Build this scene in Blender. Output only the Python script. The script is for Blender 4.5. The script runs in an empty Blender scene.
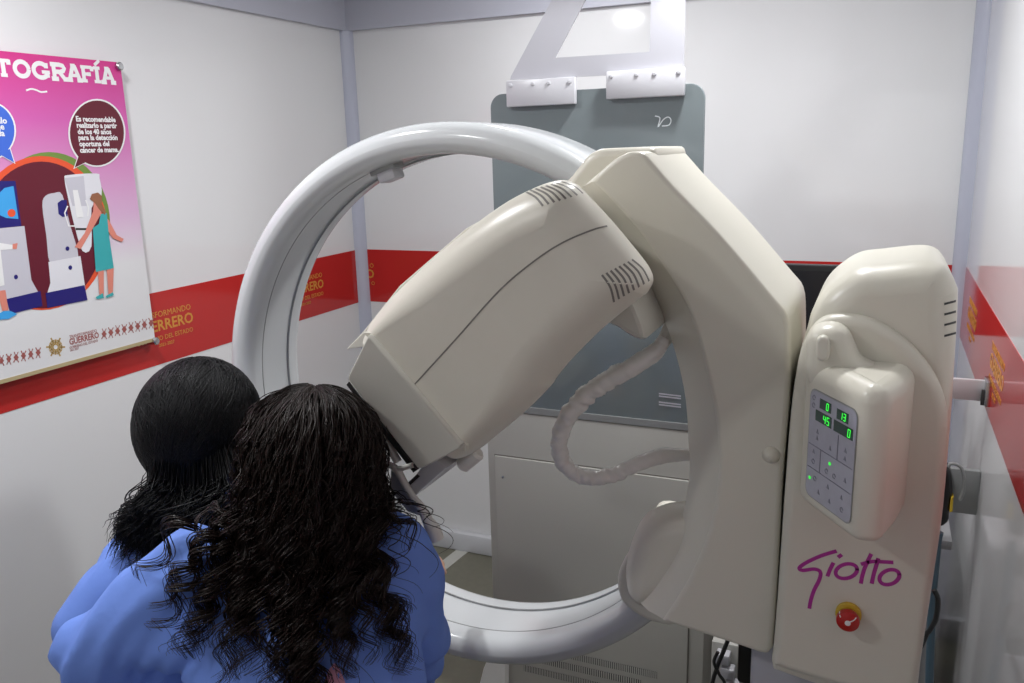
import bpy, bmesh, math, random
import numpy as np
from mathutils import Vector, Matrix, noise
from mathutils.bvhtree import BVHTree
random.seed(7); np.random.seed(7)
S = bpy.context.scene
COL = S.collection
# ------------------------------------------------------------------ camera
F_PX = 837.9
CAM = np.array([2.0171, -2.9848, 1.70])
_y, _p, _r = np.radians([-23.9201, -13.0301, -1.5848])
W_ = np.array([math.sin(_y)*math.cos(_p), math.cos(_y)*math.cos(_p), math.sin(_p)])
_r0 = np.array([math.cos(_y), -math.sin(_y), 0.0]); _u0 = np.cross(_r0, W_)
R_ = _r0*math.cos(_r) + _u0*math.sin(_r); U_ = -_r0*math.sin(_r) + _u0*math.cos(_r)
cd = bpy.data.cameras.new('camera'); cam = bpy.data.objects.new('camera', cd); COL.objects.link(cam)
cam.matrix_world = Matrix(((R_[0], U_[0], -W_[0], CAM[0]), (R_[1], U_[1], -W_[1], CAM[1]), (R_[2], U_[2], -W_[2], CAM[2]), (0, 0, 0, 1)))
cd.sensor_fit = 'HORIZONTAL'; cd.sensor_width = 36.0; cd.lens = F_PX/1024*36.0; cd.clip_start = 0.02
S.camera = cam
# ------------------------------------------------------------------ world, exposure
wd = bpy.data.worlds.new('world'); S.world = wd; wd.use_nodes = True
wd.node_tree.nodes['Background'].inputs[0].default_value = (0.75, 0.8, 0.9, 1)
wd.node_tree.nodes['Background'].inputs[1].default_value = 0.05
S.view_settings.view_transform = 'Standard'; S.view_settings.look = 'None'
S.view_settings.gamma = 1.0; S.view_settings.use_curve_mapping = False
S.view_settings.exposure = 0.0
LAMP_W = (14.0, 13.5, 5.5, 6.5)          # watts of the ceiling lamps, the last one an added fill
ROOM_W, CEIL, ROOM_Y = 2.2688, 2.42, -3.9
LAMPS = [(0.62, -1.93), (1.72, -1.05), (1.0, -0.55), (0.60, -3.0)]  # last one: unseen fill lamp, added to brighten surfaces facing the camera

# ------------------------------------------------------------------ pixel helpers (photo 1024x683)
def ray(x, y): return W_ + R_*(x-512)/F_PX - U_*(y-341.5)/F_PX
def onY(x, y, Y): d = ray(x, y); return CAM + d*(Y-CAM[1])/d[1]
def onX(x, y, X): d = ray(x, y); return CAM + d*(X-CAM[0])/d[0]
def onZ(x, y, Z): d = ray(x, y); return CAM + d*(Z-CAM[2])/d[2]
def onD(x, y, D): return CAM + ray(x, y)*D
def XZ(pts, Y): return [tuple(onY(x, y, Y)[[0, 2]]) for x, y in pts]

# ------------------------------------------------------------------ materials
def mat(name, col, rough=0.5, metal=0.0, spec=0.5, emit=None, estr=0.0, alpha=1.0, trans=0.0, ior=1.45, coat=0.0,
        nscale=0, namt=0.0, bump=0.0, bscale=200):
    m = bpy.data.materials.new(name); m.use_nodes = True
    nt = m.node_tree; b = nt.nodes['Principled BSDF']
    b.inputs['Base Color'].default_value = (*col, 1); b.inputs['Roughness'].default_value = rough
    b.inputs['Metallic'].default_value = metal; b.inputs['IOR'].default_value = ior
    b.inputs['Specular IOR Level'].default_value = spec
    b.inputs['Transmission Weight'].default_value = trans; b.inputs['Alpha'].default_value = alpha
    b.inputs['Coat Weight'].default_value = coat; b.inputs['Coat Roughness'].default_value = 0.05
    if emit: b.inputs['Emission Color'].default_value = (*emit, 1); b.inputs['Emission Strength'].default_value = estr
    if nscale or bump:
        tc = nt.nodes.new('ShaderNodeTexCoord')
    if nscale:
        n = nt.nodes.new('ShaderNodeTexNoise'); n.inputs['Scale'].default_value = nscale; n.inputs['Detail'].default_value = 4
        nt.links.new(tc.outputs['Object'], n.inputs['Vector'])
        mx = nt.nodes.new('ShaderNodeMix'); mx.data_type = 'RGBA'
        mx.inputs[6].default_value = tuple(max(0, c*(1-namt)) for c in col)+(1,)
        mx.inputs[7].default_value = tuple(min(1, c*(1+namt)) for c in col)+(1,)
        nt.links.new(n.outputs['Fac'], mx.inputs[0]); nt.links.new(mx.outputs[2], b.inputs['Base Color'])
    if bump:
        n2 = nt.nodes.new('ShaderNodeTexNoise'); n2.inputs['Scale'].default_value = bscale; n2.inputs['Detail'].default_value = 2
        nt.links.new(tc.outputs['Object'], n2.inputs['Vector'])
        bp = nt.nodes.new('ShaderNodeBump'); bp.inputs['Strength'].default_value = bump; bp.inputs['Distance'].default_value = 0.002
        nt.links.new(n2.outputs['Fac'], bp.inputs['Height']); nt.links.new(bp.outputs['Normal'], b.inputs['Normal'])
    return m
M = dict(
    wall=mat('wall_laminate', (.75, .753, .76), .07, nscale=1.5, namt=.02),
    red=mat('red_vinyl', (.50, .028, .026), .12, nscale=3, namt=.05),
    gold=mat('gold_print', (.62, .30, .05), .3),
    trim=mat('lilac_trim', (.50, .52, .62), .25),
    cornice=mat('cornice_panel', (.50, .51, .58), .3),
    ceil=mat('ceiling_white', (.74, .74, .74), .4),
    floor=mat('olive_vinyl', (.17, .165, .125), .35, nscale=40, namt=.12),
    strip=mat('floor_tape', (.52, .52, .48), .4),
    base=mat('baseboard_white', (.62, .63, .66), .3),
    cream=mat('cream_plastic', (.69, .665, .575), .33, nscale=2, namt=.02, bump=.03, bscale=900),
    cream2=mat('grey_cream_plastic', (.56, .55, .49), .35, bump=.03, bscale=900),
    ring=mat('ring_lacquer', (.58, .60, .61), .14, nscale=2, namt=.015),
    ringb=mat('ring_band', (.60, .61, .62), .22),
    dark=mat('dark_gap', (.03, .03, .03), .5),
    groove=mat('groove_line', (.20, .19, .17), .5),
    black=mat('black_plastic', (.012, .012, .013), .35),
    cab=mat('cabinet_grey', (.47, .465, .43), .4, bump=.04, bscale=1500),
    white=mat('white_plastic', (.78, .78, .76), .3),
    offwhite=mat('paddle_frame', (.74, .73, .68), .35),
    bracket=mat('bracket_paint', (.47, .47, .51), .35),
    plate=mat('clamp_paint', (.55, .55, .58), .3),
    steel=mat('steel', (.55, .55, .55), .25, metal=1.0),
    clear=mat('clear_acrylic', (.9, .92, .93), .05, trans=1.0, ior=1.3),
    sleeve=mat('plastic_sleeve', (.76, .74, .71), .22, spec=.6, nscale=30, namt=.06),
    magenta=mat('magenta_print', (.42, .03, .30), .4),
    estop=mat('stop_red', (.45, .015, .012), .3),
    yellow=mat('stop_yellow', (.62, .42, .03), .4),
    panel=mat('keypad_film', (.42, .42, .50), .25, nscale=60, namt=.10),
    ink=mat('keypad_ink', (.20, .20, .25), .4),
    ledbg=mat('led_window', (.01, .05, .035), .2),
    led=mat('led_green', (.02, .3, .03), .4, emit=(.05, 1, .08), estr=.9),
    blue=mat('gown_blue', (.165, .285, .74), .75, spec=.25, nscale=9, namt=.06, bump=.35, bscale=40),
    skin=mat('skin', (.50, .29, .20), .5, nscale=15, namt=.06),
    pink=mat('pink_shirt', (.62, .30, .42), .7),
    hair=mat('hair_dark', (.016, .009, .007), .42, spec=.32),
    hairb=mat('hair_black', (.006, .006, .007), .45, spec=.3),
    shoe=mat('shoe_dark', (.03, .03, .035), .5),
    trouser=mat('trouser_navy', (.03, .04, .08), .8),
    lampbody=mat('lamp_rim', (.8, .8, .8), .3),
    lampglow=mat('lamp_diffuser', (.9, .9, .9), .4, emit=(1, .99, .97), estr=8),
    screen=mat('screen_off', (.012, .012, .015), .15),
    desk=mat('desk_grey', (.35, .35, .36), .4),
    cable=mat('cable_black', (.02, .02, .02), .4),
    grey=mat('grey_plastic', (.30, .31, .31), .4),
    bluehose=mat('blue_tube', (.07, .12, .16), .3),
    pwhite=mat('print_white', (.80, .80, .80), .35), pmaroon=mat('print_maroon', (.12, .008, .022), .35),
    pblue=mat('print_blue', (.05, .14, .62), .35), porange=mat('print_orange', (.75, .09, .03), .35),
    pgreen=mat('print_green', (.16, .26, .05), .35), pnavy=mat('print_navy', (.015, .012, .16), .35),
    pgrey=mat('print_grey', (.55, .54, .60), .35), plgrey=mat('print_light', (.72, .72, .76), .35),
    pteal=mat('print_teal', (.04, .38, .40), .35), pskin=mat('print_skin', (.70, .24, .18), .35),
    phair=mat('print_hair', (.30, .12, .06), .35), pcyan=mat('print_cyan', (.05, .35, .75), .35),
    pgold=mat('print_gold', (.45, .30, .10), .35), pmotif=mat('print_motif', (.34, .10, .09), .35),
    edge=mat('board_edge', (.45, .36, .20), .5),
    glassink=mat('pen_mark', (.75, .80, .82), .5),
)
# hair sheen colour
# poster gradient (printed): magenta -> pink -> white with height
def poster_mat(z0, z1):
    m = bpy.data.materials.new('poster_print'); m.use_nodes = True; nt = m.node_tree; b = nt.nodes['Principled BSDF']
    b.inputs['Roughness'].default_value = .35
    tc = nt.nodes.new('ShaderNodeTexCoord'); sp = nt.nodes.new('ShaderNodeSeparateXYZ'); mr = nt.nodes.new('ShaderNodeMapRange')
    mr.inputs[1].default_value = z0; mr.inputs[2].default_value = z1
    cr = nt.nodes.new('ShaderNodeValToRGB')
    e = cr.color_ramp.elements; e[0].position = .30; e[0].color = (.72, .72, .73, 1); e[1].position = 1.0; e[1].color = (.60, .022, .22, 1)
    a = e.new(.48); a.color = (.66, .42, .62, 1); a = e.new(.80); a.color = (.60, .11, .40, 1)
    nt.links.new(tc.outputs['Object'], sp.inputs[0]); nt.links.new(sp.outputs['Z'], mr.inputs[0])
    nt.links.new(mr.outputs[0], cr.inputs[0]); nt.links.new(cr.outputs[0], b.inputs['Base Color'])
    return m
# lead glass: grey-green tinted
def lead_glass():
    m = bpy.data.materials.new('lead_glass'); m.use_nodes = True; nt = m.node_tree; b = nt.nodes['Principled BSDF']
    b.inputs['Base Color'].default_value = (.21, .245, .255, 1); b.inputs['Roughness'].default_value = .08
    tr = nt.nodes.new('ShaderNodeBsdfTransparent'); tr.inputs[0].default_value = (.45, .52, .53, 1)
    mx = nt.nodes.new('ShaderNodeMixShader'); mx.inputs[0].default_value = .12
    nt.links.new(b.outputs[0], mx.inputs[1]); nt.links.new(tr.outputs[0], mx.inputs[2])
    nt.links.new(mx.outputs[0], nt.nodes['Material Output'].inputs[0])
    return m
M['glass'] = lead_glass()

# ------------------------------------------------------------------ object helpers
def tag(o, label=None, cat=None, group=None, kind=None):
    if label: o['label'] = label
    if cat: o['category'] = cat
    if group: o['group'] = group
    if kind: o['kind'] = kind
    return o
def empty(name, loc, label=None, cat=None, group=None):
    o = bpy.data.objects.new(name, None); COL.objects.link(o); o.location = loc; o.empty_display_size = .1
    return tag(o, label, cat, group)
def finish(me, sharp=40):
    bm = bmesh.new(); bm.from_mesh(me); bmesh.ops.recalc_face_normals(bm, faces=bm.faces); bm.to_mesh(me); bm.free()
    me.polygons.foreach_set('use_smooth', [True]*len(me.polygons)); me.set_sharp_from_angle(angle=math.radians(sharp)); me.update()
def wm(o):
    m = Matrix.Translation(o.location)
    return wm(o.parent) @ o.matrix_parent_inverse @ m if o.parent else m
def link(name, me, material, parent=None):
    o = bpy.data.objects.new(name, me); COL.objects.link(o)
    if material is not None: me.materials.append(material)
    if parent is not None:
        o.parent = parent
        o.matrix_parent_inverse = wm(parent).inverted()     # children are built in world coordinates
    return o
def mesh(name, v, f, material, parent=None, sharp=40, fix=True):
    me = bpy.data.meshes.new(name); me.from_pydata([tuple(map(float, p)) for p in v], [], [tuple(map(int, q)) for q in f])
    if fix: finish(me, sharp)
    return link(name, me, material, parent)
def bm_obj(name, bm, material, parent=None, sharp=40):
    me = bpy.data.meshes.new(name); bm.to_mesh(me); bm.free(); finish(me, sharp); return link(name, me, material, parent)
def box(name, a, b, material, parent=None, bev=0.0, seg=2):
    bm = bmesh.new(); bmesh.ops.create_cube(bm, size=1)
    a = np.minimum(a, b)*1.0 if True else a
    return _box(name, bm, a, b, material, parent, bev, seg)
def _box(name, bm, a, b, material, parent, bev, seg):
    a = Vector(a); b = Vector(b)
    for v in bm.verts: v.co = Vector(tuple((a[i] if v.co[i] < 0 else b[i]) for i in range(3)))
    if bev: bmesh.ops.bevel(bm, geom=bm.edges[:], offset=bev, segments=seg, affect='EDGES', profile=.5)
    return bm_obj(name, bm, material, parent)
def BX(name, x0, x1, y0, y1, z0, z1, material, parent=None, bev=0.0, seg=2):
    bm = bmesh.new(); bmesh.ops.create_cube(bm, size=1)
    return _box(name, bm, (x0, y0, z0), (x1, y1, z1), material, parent, bev, seg)
def catmull(pts, n=8, closed=True):
    P = np.array(pts, float); N = len(P); out = []
    rng = range(N) if closed else range(N-1)
    for i in rng:
        if closed: p0, p1, p2, p3 = P[i-1], P[i], P[(i+1) % N], P[(i+2) % N]
        else: p0, p1, p2, p3 = P[max(i-1, 0)], P[i], P[i+1], P[min(i+2, N-1)]
        for k in range(n):
            t = k/n
            out.append(.5*((2*p1)+(-p0+p2)*t+(2*p0-5*p1+4*p2-p3)*t*t+(-p0+3*p1-3*p2+p3)*t**3))
    if not closed: out.append(P[-1])
    return np.array(out)
def ccw(P):
    P = np.array(P, float); a = np.sum(P[:, 0]*np.roll(P[:, 1], -1)-np.roll(P[:, 0], -1)*P[:, 1])
    return P if a > 0 else P[::-1]
def inset(P, d):
    P = np.array(P, float); e1 = P-np.roll(P, 1, 0); e2 = np.roll(P, -1, 0)-P
    e1 /= np.linalg.norm(e1, axis=1)[:, None]+1e-12; e2 /= np.linalg.norm(e2, axis=1)[:, None]+1e-12
    n = np.stack([-(e1[:, 1]+e2[:, 1]), e1[:, 0]+e2[:, 0]], 1); n /= np.linalg.norm(n, axis=1)[:, None]+1e-12
    c = np.clip(np.sum(n*np.stack([-e1[:, 1], e1[:, 0]], 1), 1), .5, 1)
    D = np.broadcast_to(np.asarray(d, float), (len(P),)); Q = P+n*(D/c)[:, None]
    if np.max(np.abs(D)) < 1e-6: return Q
    A = P; B = np.roll(P, -1, 0); AB = B-A; l2 = np.sum(AB*AB, 1)+1e-15          # keep every point at its distance from the outline
    for _ in range(14):
        t = np.clip(np.sum((Q[:, None]-A[None])*AB[None], 2)/l2, 0, 1); C_ = A[None]+t[..., None]*AB[None]
        V = Q[:, None]-C_; ds = np.linalg.norm(V, axis=2)-D[None]; k = np.argmin(ds, 1); i = np.arange(len(Q)); g = ds[i, k]
        bad = g < -1e-5
        if not bad.any(): break
        # inside test through the winding of the nearest edge
        v = V[i, k]; nl = np.stack([-AB[k, 1], AB[k, 0]], 1)/np.sqrt(l2[k])[:, None]
        vn = np.where((np.sum(v*nl, 1) > 1e-6)[:, None], v/(np.linalg.norm(v, axis=1)[:, None]+1e-12), nl)
        Q = np.where(bad[:, None], Q+vn*(-g*.7)[:, None], Q)
    return Q
def loops(name, L, material, parent=None, cap0=True, cap1=True, sharp=40, closed=True):
    """L: list of Nx3 loops with matching indices, skinned into one surface"""
    n = len(L[0]); v = np.concatenate(L); f = []
    for k in range(len(L)-1):
        for i in range(n if closed else n-1):
            j = (i+1) % n; f.append((k*n+i, k*n+j, (k+1)*n+j, (k+1)*n+i))
    def cap(k, rev):
        Q = L[k]; u, v2 = np.linalg.svd(Q-Q.mean(0))[2][:2]; P2 = np.stack([(Q-Q.mean(0))@u, (Q-Q.mean(0))@v2], 1)
        if n <= 40: return [tuple(range(k*n, (k+1)*n))[::-1 if rev else 1]]
        from mathutils.geometry import delaunay_2d_cdt
        r_ = delaunay_2d_cdt([Vector(p) for p in P2], [], [list(range(n))], 1, 1e-7)
        out = []; base = len(v)
        if len(r_[0]) > 0:
            new = [Q.mean(0)+p.x*u+p.y*v2 for p in r_[0]]
            mp = []
            for i, src in enumerate(r_[3]):
                if src: mp.append(k*n+src[0])
                else: mp.append(base+len(extra)); extra.append(new[i])
            out = [tuple(mp[i] for i in t) for t in r_[2] if len(set(mp[i] for i in t)) == 3]
        return out
    extra = []
    capf = (cap(0, True) if cap0 else [])+(cap(len(L)-1, False) if cap1 else [])
    nbody = len(f); f += capf
    if extra: v = np.concatenate([v, np.array(extra)])
    o = mesh(name, v, f, material, parent, sharp)
    for p in o.data.polygons[nbody:]: p.use_smooth = False
    return o
def prism(name, out, yf, yb, bev, material, parent=None, seg=5, depth=None, sharp=40, backbev=0.0):
    """outline (x,z) at the front plane yf (nearest the camera) run back to yb, rounded front edge"""
    P = ccw(out); L = []
    dep = depth if depth is not None else bev
    for k in range(seg+1):
        a = math.pi/2*(k/seg)**1.5
        q = inset(P, np.asarray(bev)*(1-math.sin(a)) if np.ndim(bev) else bev*(1-math.sin(a)))
        y = yf+np.max(dep)*(1-math.cos(a)) if np.ndim(dep) == 0 else yf+np.asarray(dep)*(1-math.cos(a))
        L.append(np.stack([q[:, 0], np.broadcast_to(y, q[:, 0].shape), q[:, 1]], 1))
    if backbev:
        L.append(np.stack([P[:, 0], np.full(len(P), yb-backbev), P[:, 1]], 1)); Q = inset(P, backbev)
        L.append(np.stack([Q[:, 0], np.full(len(P), yb), Q[:, 1]], 1))
    else: L.append(np.stack([P[:, 0], np.full(len(P), yb), P[:, 1]], 1))
    return loops(name, L, material, parent, sharp=sharp)
def taper(name, px, Yt, yf, yb, bev, material, parent, shrink=.9, n=3, seg=8, dep=None, sharp=50):
    """like prism, but the body narrows towards its mounting at the back"""
    c = np.mean(np.array(px, float), 0); A = catmull(XZ(px, Yt), n); Bk = catmull(XZ([tuple(c+(np.array(q)-c)*shrink) for q in px], yb), n)
    if np.sum(A[:, 0]*np.roll(A[:, 1], -1)-np.roll(A[:, 0], -1)*A[:, 1]) < 0: A = A[::-1]; Bk = Bk[::-1]
    dep = dep or bev; L = []
    for k in range(seg+1):
        a = math.pi/2*(k/seg)**1.5; q = inset(A, bev*(1-math.sin(a))); L.append(np.stack([q[:, 0], np.full(len(q), yf+dep*(1-math.cos(a))), q[:, 1]], 1))
    for t in (.35, .7, 1): q = A+(Bk-A)*t; L.append(np.stack([q[:, 0], np.full(len(q), yf+dep+(yb-yf-dep)*t), q[:, 1]], 1))
    return loops(name, L, material, parent, sharp=sharp)
def tube(name, pts, rad, material, parent=None, sides=10, smooth=0, sharp=60):
    P = np.array(pts, float)
    if smooth: P = catmull(P, smooth, False)
    n = len(P); rad = np.interp(np.linspace(0, 1, n), np.linspace(0, 1, len(rad)), rad) if np.ndim(rad) else np.full(n, rad)
    T = np.gradient(P, axis=0); T /= np.linalg.norm(T, axis=1)[:, None]+1e-12
    up = np.array([0, 0, 1.0]) if abs(T[0][2]) < .9 else np.array([1.0, 0, 0]); L = []
    a = np.cross(T[0], up); a /= np.linalg.norm(a)
    for i in range(n):
        a = a-T[i]*np.dot(a, T[i]); a /= np.linalg.norm(a); b = np.cross(T[i], a)
        th = np.linspace(0, 2*np.pi, sides, endpoint=False)
        L.append(P[i]+rad[i]*(np.outer(np.cos(th), a)+np.outer(np.sin(th), b)))
    return loops(name, L, material, parent, sharp=sharp)
def lathe_y(name, cx, cz, prof, material, parent=None, n=32, sharp=40):
    """prof: (radius, y) list; axis along Y"""
    th = np.linspace(0, 2*np.pi, n, endpoint=False)
    L = [np.stack([cx+r*np.cos(th), np.full(n, y), cz+r*np.sin(th)], 1) for r, y in prof]
    return loops(name, L, material, parent, sharp=sharp)
def cyl(name, a, b, r, material, parent=None, n=20, bev=0.0):
    a = np.array(a, float); b = np.array(b, float); T = (b-a)/np.linalg.norm(b-a)
    up = np.array([0, 0, 1.0]) if abs(T[2]) < .9 else np.array([1.0, 0, 0]); u = np.cross(T, up); u /= np.linalg.norm(u); w = np.cross(T, u)
    th = np.linspace(0, 2*np.pi, n, endpoint=False); d = np.outer(np.cos(th), u)+np.outer(np.sin(th), w)
    L = [a+d*(r-bev), a+T*bev+d*r, b-T*bev+d*r, b+d*(r-bev)] if bev else [a+d*r, b+d*r]
    return loops(name, L, material, parent)
def ribbon2(pts, w):
    """polyline (u,v) -> closed thick outline quads (verts, faces) in 2D"""
    P = np.array(pts, float); T = np.gradient(P, axis=0); T /= np.linalg.norm(T, axis=1)[:, None]+1e-12
    N = np.stack([-T[:, 1], T[:, 0]], 1)*w/2
    v = np.concatenate([P+N, P-N]); n = len(P)
    return v, [(i, i+1, n+i+1, n+i) for i in range(n-1)]
class Flat:
    """collects flat 2D shapes on a plane; build() gives one thin slab mesh"""
    def __init__(s): s.v = []; s.f = []; s.n = 0; s.h = []
    def up(s): s.h += [s.n*5e-5]*(len(s.v)-len(s.h)); s.n += 1
    def poly(s, pts): s.up(); k = len(s.v); s.v += [tuple(p) for p in pts]; s.f.append(tuple(range(k, k+len(pts)))); return s
    def rib(s, pts, w): s.up(); v, f = ribbon2(pts, w); k = len(s.v); s.v += [tuple(p) for p in v]; s.f += [tuple(i+k for i in q) for q in f]; return s
    def add(s, v, f): s.up(); k = len(s.v); s.v += [tuple(p) for p in v]; s.f += [tuple(i+k for i in q) for q in f]; return s
    def build(s, name, to3, th, material, parent, normal):
        s.up(); A = np.array([to3(*p) for p in s.v]); n = len(A); N = np.array(normal, float)*th
        A = A+np.outer(np.array(s.h) if len(s.f) > 1 and s.n < 24 else np.zeros(n), np.array(normal, float))
        v = np.concatenate([A, A+N]); f = []
        for q in s.f:
            c = A[list(q)]; nn = np.zeros(3)
            for i in range(1, len(q)-1): nn += np.cross(c[i]-c[0], c[i+1]-c[0])
            f.append(tuple(i+n for i in (q if nn@N > 0 else q[::-1])))
        ed = {}
        for q in s.f:
            for i in range(len(q)):
                a, b = q[i], q[(i+1) % len(q)]
                if (b, a) in ed: ed.pop((b, a))
                else: ed[(a, b)] = 1
        f += [(a, b, b+n, a+n) for a, b in ed]
        return mesh(name, v, f, material, parent, 30, False)
def text2d(s, size, bold=0.0, align='LEFT'):
    c = bpy.data.curves.new('t', 'FONT'); c.body = s; c.size = size; c.offset = bold; c.align_x = align; c.resolution_u = 2
    o = bpy.data.objects.new('t', c); COL.objects.link(o); dg = bpy.context.evaluated_depsgraph_get()
    me = bpy.data.meshes.new_from_object(o.evaluated_get(dg)); v = [(q.co.x, q.co.y) for q in me.vertices]; f = [tuple(p.vertices) for p in me.polygons]
    bpy.data.objects.remove(o); bpy.data.curves.remove(c); bpy.data.meshes.remove(me)
    return v, f
ACC = {'á': 'a', 'é': 'e', 'í': 'i', 'ó': 'o', 'ñ': 'n'}
def text_acc(s, size, bold):
    base = ''.join(ACC.get(c, c) for c in s); v, f = text2d(base, size, bold); v = list(v); f = list(f)
    for i, c in enumerate(s):
        if c in ACC:
            x1 = max(q[0] for q in text2d(base[:i+1], size, bold)[0]); x0 = x1-size*.42; k = len(v)
            a = [(x0+.1*size, .56*size), (x0+.35*size, .70*size), (x0+.42*size, .66*size), (x0+.15*size, .53*size)] if c != 'ñ' else [(x0, .58*size), (x0+.4*size, .62*size), (x0+.4*size, .68*size), (x0, .64*size)]
            v += a; f.append((k, k+1, k+2, k+3))
    return v, f
def bvh(o): 
    me = o.data; return BVHTree.FromPolygons([tuple(v.co) for v in me.vertices], [tuple(p.vertices) for p in me.polygons])
def hit(tree, x, y):
    d = Vector(ray(x, y)).normalized(); h = tree.ray_cast(Vector(CAM), d)
    if h[0] is None: return None, None
    n = h[1]; n = n if n.dot(d) < 0 else -n
    return np.array(h[0]), np.array(n)
def stroke(name, tree, pts, w, material, parent, lift=.0006, smooth=0, closed=False):
    """a thin raised line laid on a surface where the photo shows it"""
    if smooth: pts = catmull(pts, smooth, closed)
    H = [hit(tree, *p) for p in pts]; H = [h for h in H if h[0] is not None]
    if len(H) < 2: return None
    P = np.array([h[0] for h in H]); N = np.array([h[1] for h in H]); T = np.gradient(P, axis=0)
    B = np.cross(N, T); B /= np.linalg.norm(B, axis=1)[:, None]+1e-12; n = len(P)
    v = np.concatenate([P+B*w/2+N*lift, P-B*w/2+N*lift, P+B*w/2-N*.002, P-B*w/2-N*.002]); f = []
    for i in range(n-1):
        f += [(i, i+1, n+i+1, n+i), (i, 2*n+i, 2*n+i+1, i+1), (n+i, n+i+1, 3*n+i+1, 3*n+i)]
    return mesh(name, v, f, material, parent, 30)

# ================================================================== ROOM SHELL
def wallquad(name, a, b, material, th_dir, kind=True):
    a = np.array(a, float); b = np.array(b, float); lo = np.minimum(a, b); hi = np.maximum(a, b)
    return BX(name, lo[0], hi[0], lo[1], hi[1], lo[2], hi[2], material)
T_ = .06
floor = tag(BX('floor', -T_, ROOM_W+T_, ROOM_Y-T_, T_, -T_, 0, M['floor']), kind='structure')
ceiling = tag(BX('ceiling', -T_, ROOM_W+T_, ROOM_Y-T_, T_, CEIL, CEIL+T_, M['ceil']), kind='structure')
wl = tag(BX('wall_left', -T_, 0, ROOM_Y, 0, 0, CEIL, M['wall']), kind='structure')
wb = tag(BX('wall_back', 0, ROOM_W, 0, T_, 0, CEIL, M['wall']), kind='structure')
wr = tag(BX('wall_right', ROOM_W, ROOM_W+T_, ROOM_Y, 0, 0, CEIL, M['wall']), kind='structure')
wf = tag(BX('wall_front', 0, ROOM_W, ROOM_Y-T_, ROOM_Y, 0, CEIL, M['wall']), kind='structure')
ZB, ZT, ZL = 2.168, 1.2987, 1.0764
e = .0012
BX('red_band', 0, e, ROOM_Y, 0, ZL, ZT, M['red'], wl)
BX('red_band', 0, ROOM_W, -e, 0, ZL, ZT, M['red'], wb)
BX('red_band', ROOM_W-e, ROOM_W, ROOM_Y, 0, ZL, ZT, M['red'], wr)
# cornice and posts
tag(BX('trim_1', 0, .02, ROOM_Y, 0, ZB, CEIL, M['cornice']), kind='structure')
tag(BX('trim_2', .02, ROOM_W-.02, -.02, 0, ZB, CEIL, M['cornice']), kind='structure')
tag(BX('trim_3', ROOM_W-.02, ROOM_W, ROOM_Y, 0, ZB, CEIL, M['cornice']), kind='structure')
def post(name, x, sx):
    bm = bmesh.new(); r = .038
    pts = [(0, 0)]+[(r*math.sin(a), -r*math.cos(a)) for a in np.linspace(0, math.pi/2, 7)]
    o = [(x+sx*p[0], p[1]) for p in pts]
    L = [np.array([(p[0], p[1], z) for p in o]) for z in (0, ZB)]
    bm.free()
    return tag(loops(name, L, M['trim'], sharp=50), kind='structure')
post('trim_4', 0, 1); post('trim_5', ROOM_W, -1)
tag(BX('baseboard_back', .03, ROOM_W-.03, -.035, 0, 0, .085, M['base'], bev=.008), kind='structure')
tag(BX('baseboard_left', 0, .03, ROOM_Y, -.04, 0, .085, M['base'], bev=.008), kind='structure')
# floor tape: light strip on the floor
q0, q1 = onZ(470, 545, 0), onZ(432, 575, 0)
dv = (q1-q0)/np.linalg.norm(q1-q0); nv = np.array([-dv[1], dv[0], 0])*.028
a_, b_ = q0-dv*.06, q1+dv*1.2
mesh('floor_strip', [a_+nv, a_-nv, b_-nv, b_+nv]+[p+np.array([0, 0, .002]) for p in (a_+nv, a_-nv, b_-nv, b_+nv)],
     [(0, 1, 2, 3), (4, 5, 6, 7), (0, 1, 5, 4), (1, 2, 6, 5), (2, 3, 7, 6), (3, 0, 4, 7)], M['strip'], floor)

# gold lettering on the bands
def band_text(wall, to3, normal, mirror=False):
    fl = Flat()
    for s, size, z, bold in (('TRANSFORMANDO', .0262, 1.222, 0), ('GUERRERO', .0475, 1.180, .0009), ('GOBIERNO DEL ESTADO', .0205, 1.150, 0), ('2021-2027', .0145, 1.130, 0)):
        v, f = text2d(s, size, bold, 'CENTER'); fl.add([(a, b+z) for a, b in v], f)
    return fl.build('lettering', to3, .0006, M['gold'], wall, normal)
for y in (-1.10-.115+.02, -0.10-.42, -2.5):      # reading direction on the left wall is +Y
    pass
def left_txt(yc): band_text(wl, lambda a, b: (e, yc+a, b), (1, 0, 0))
def back_txt(xc): band_text(wb, lambda a, b: (xc+a, -e, b), (0, -1, 0))
def right_txt(yc): band_text(wr, lambda a, b: (ROOM_W-e, yc-a, b), (-1, 0, 0))
y_end1 = onX(194, 320, e)[1]; y_end2 = onX(324, 285, e)[1]
for ye in (y_end1, y_end2): left_txt(ye-.123)
x_end = onY(374.5, 276, -e)[0]; fl = Flat()
for s, size, z, bold in (('O', .0262, 1.222, 0), ('O', .052, 1.178, .0009), ('O', .0225, 1.148, 0)):
    v, f = text2d(s, size, bold, 'RIGHT'); fl.add([(x_end+a, b+z) for a, b in v], f)
fl.build('lettering', lambda a, b: (a, -e, b), .0006, M['gold'], wb, (0, -1, 0))
for yc in (-.35, -.95, -1.55): right_txt(yc)

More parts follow.
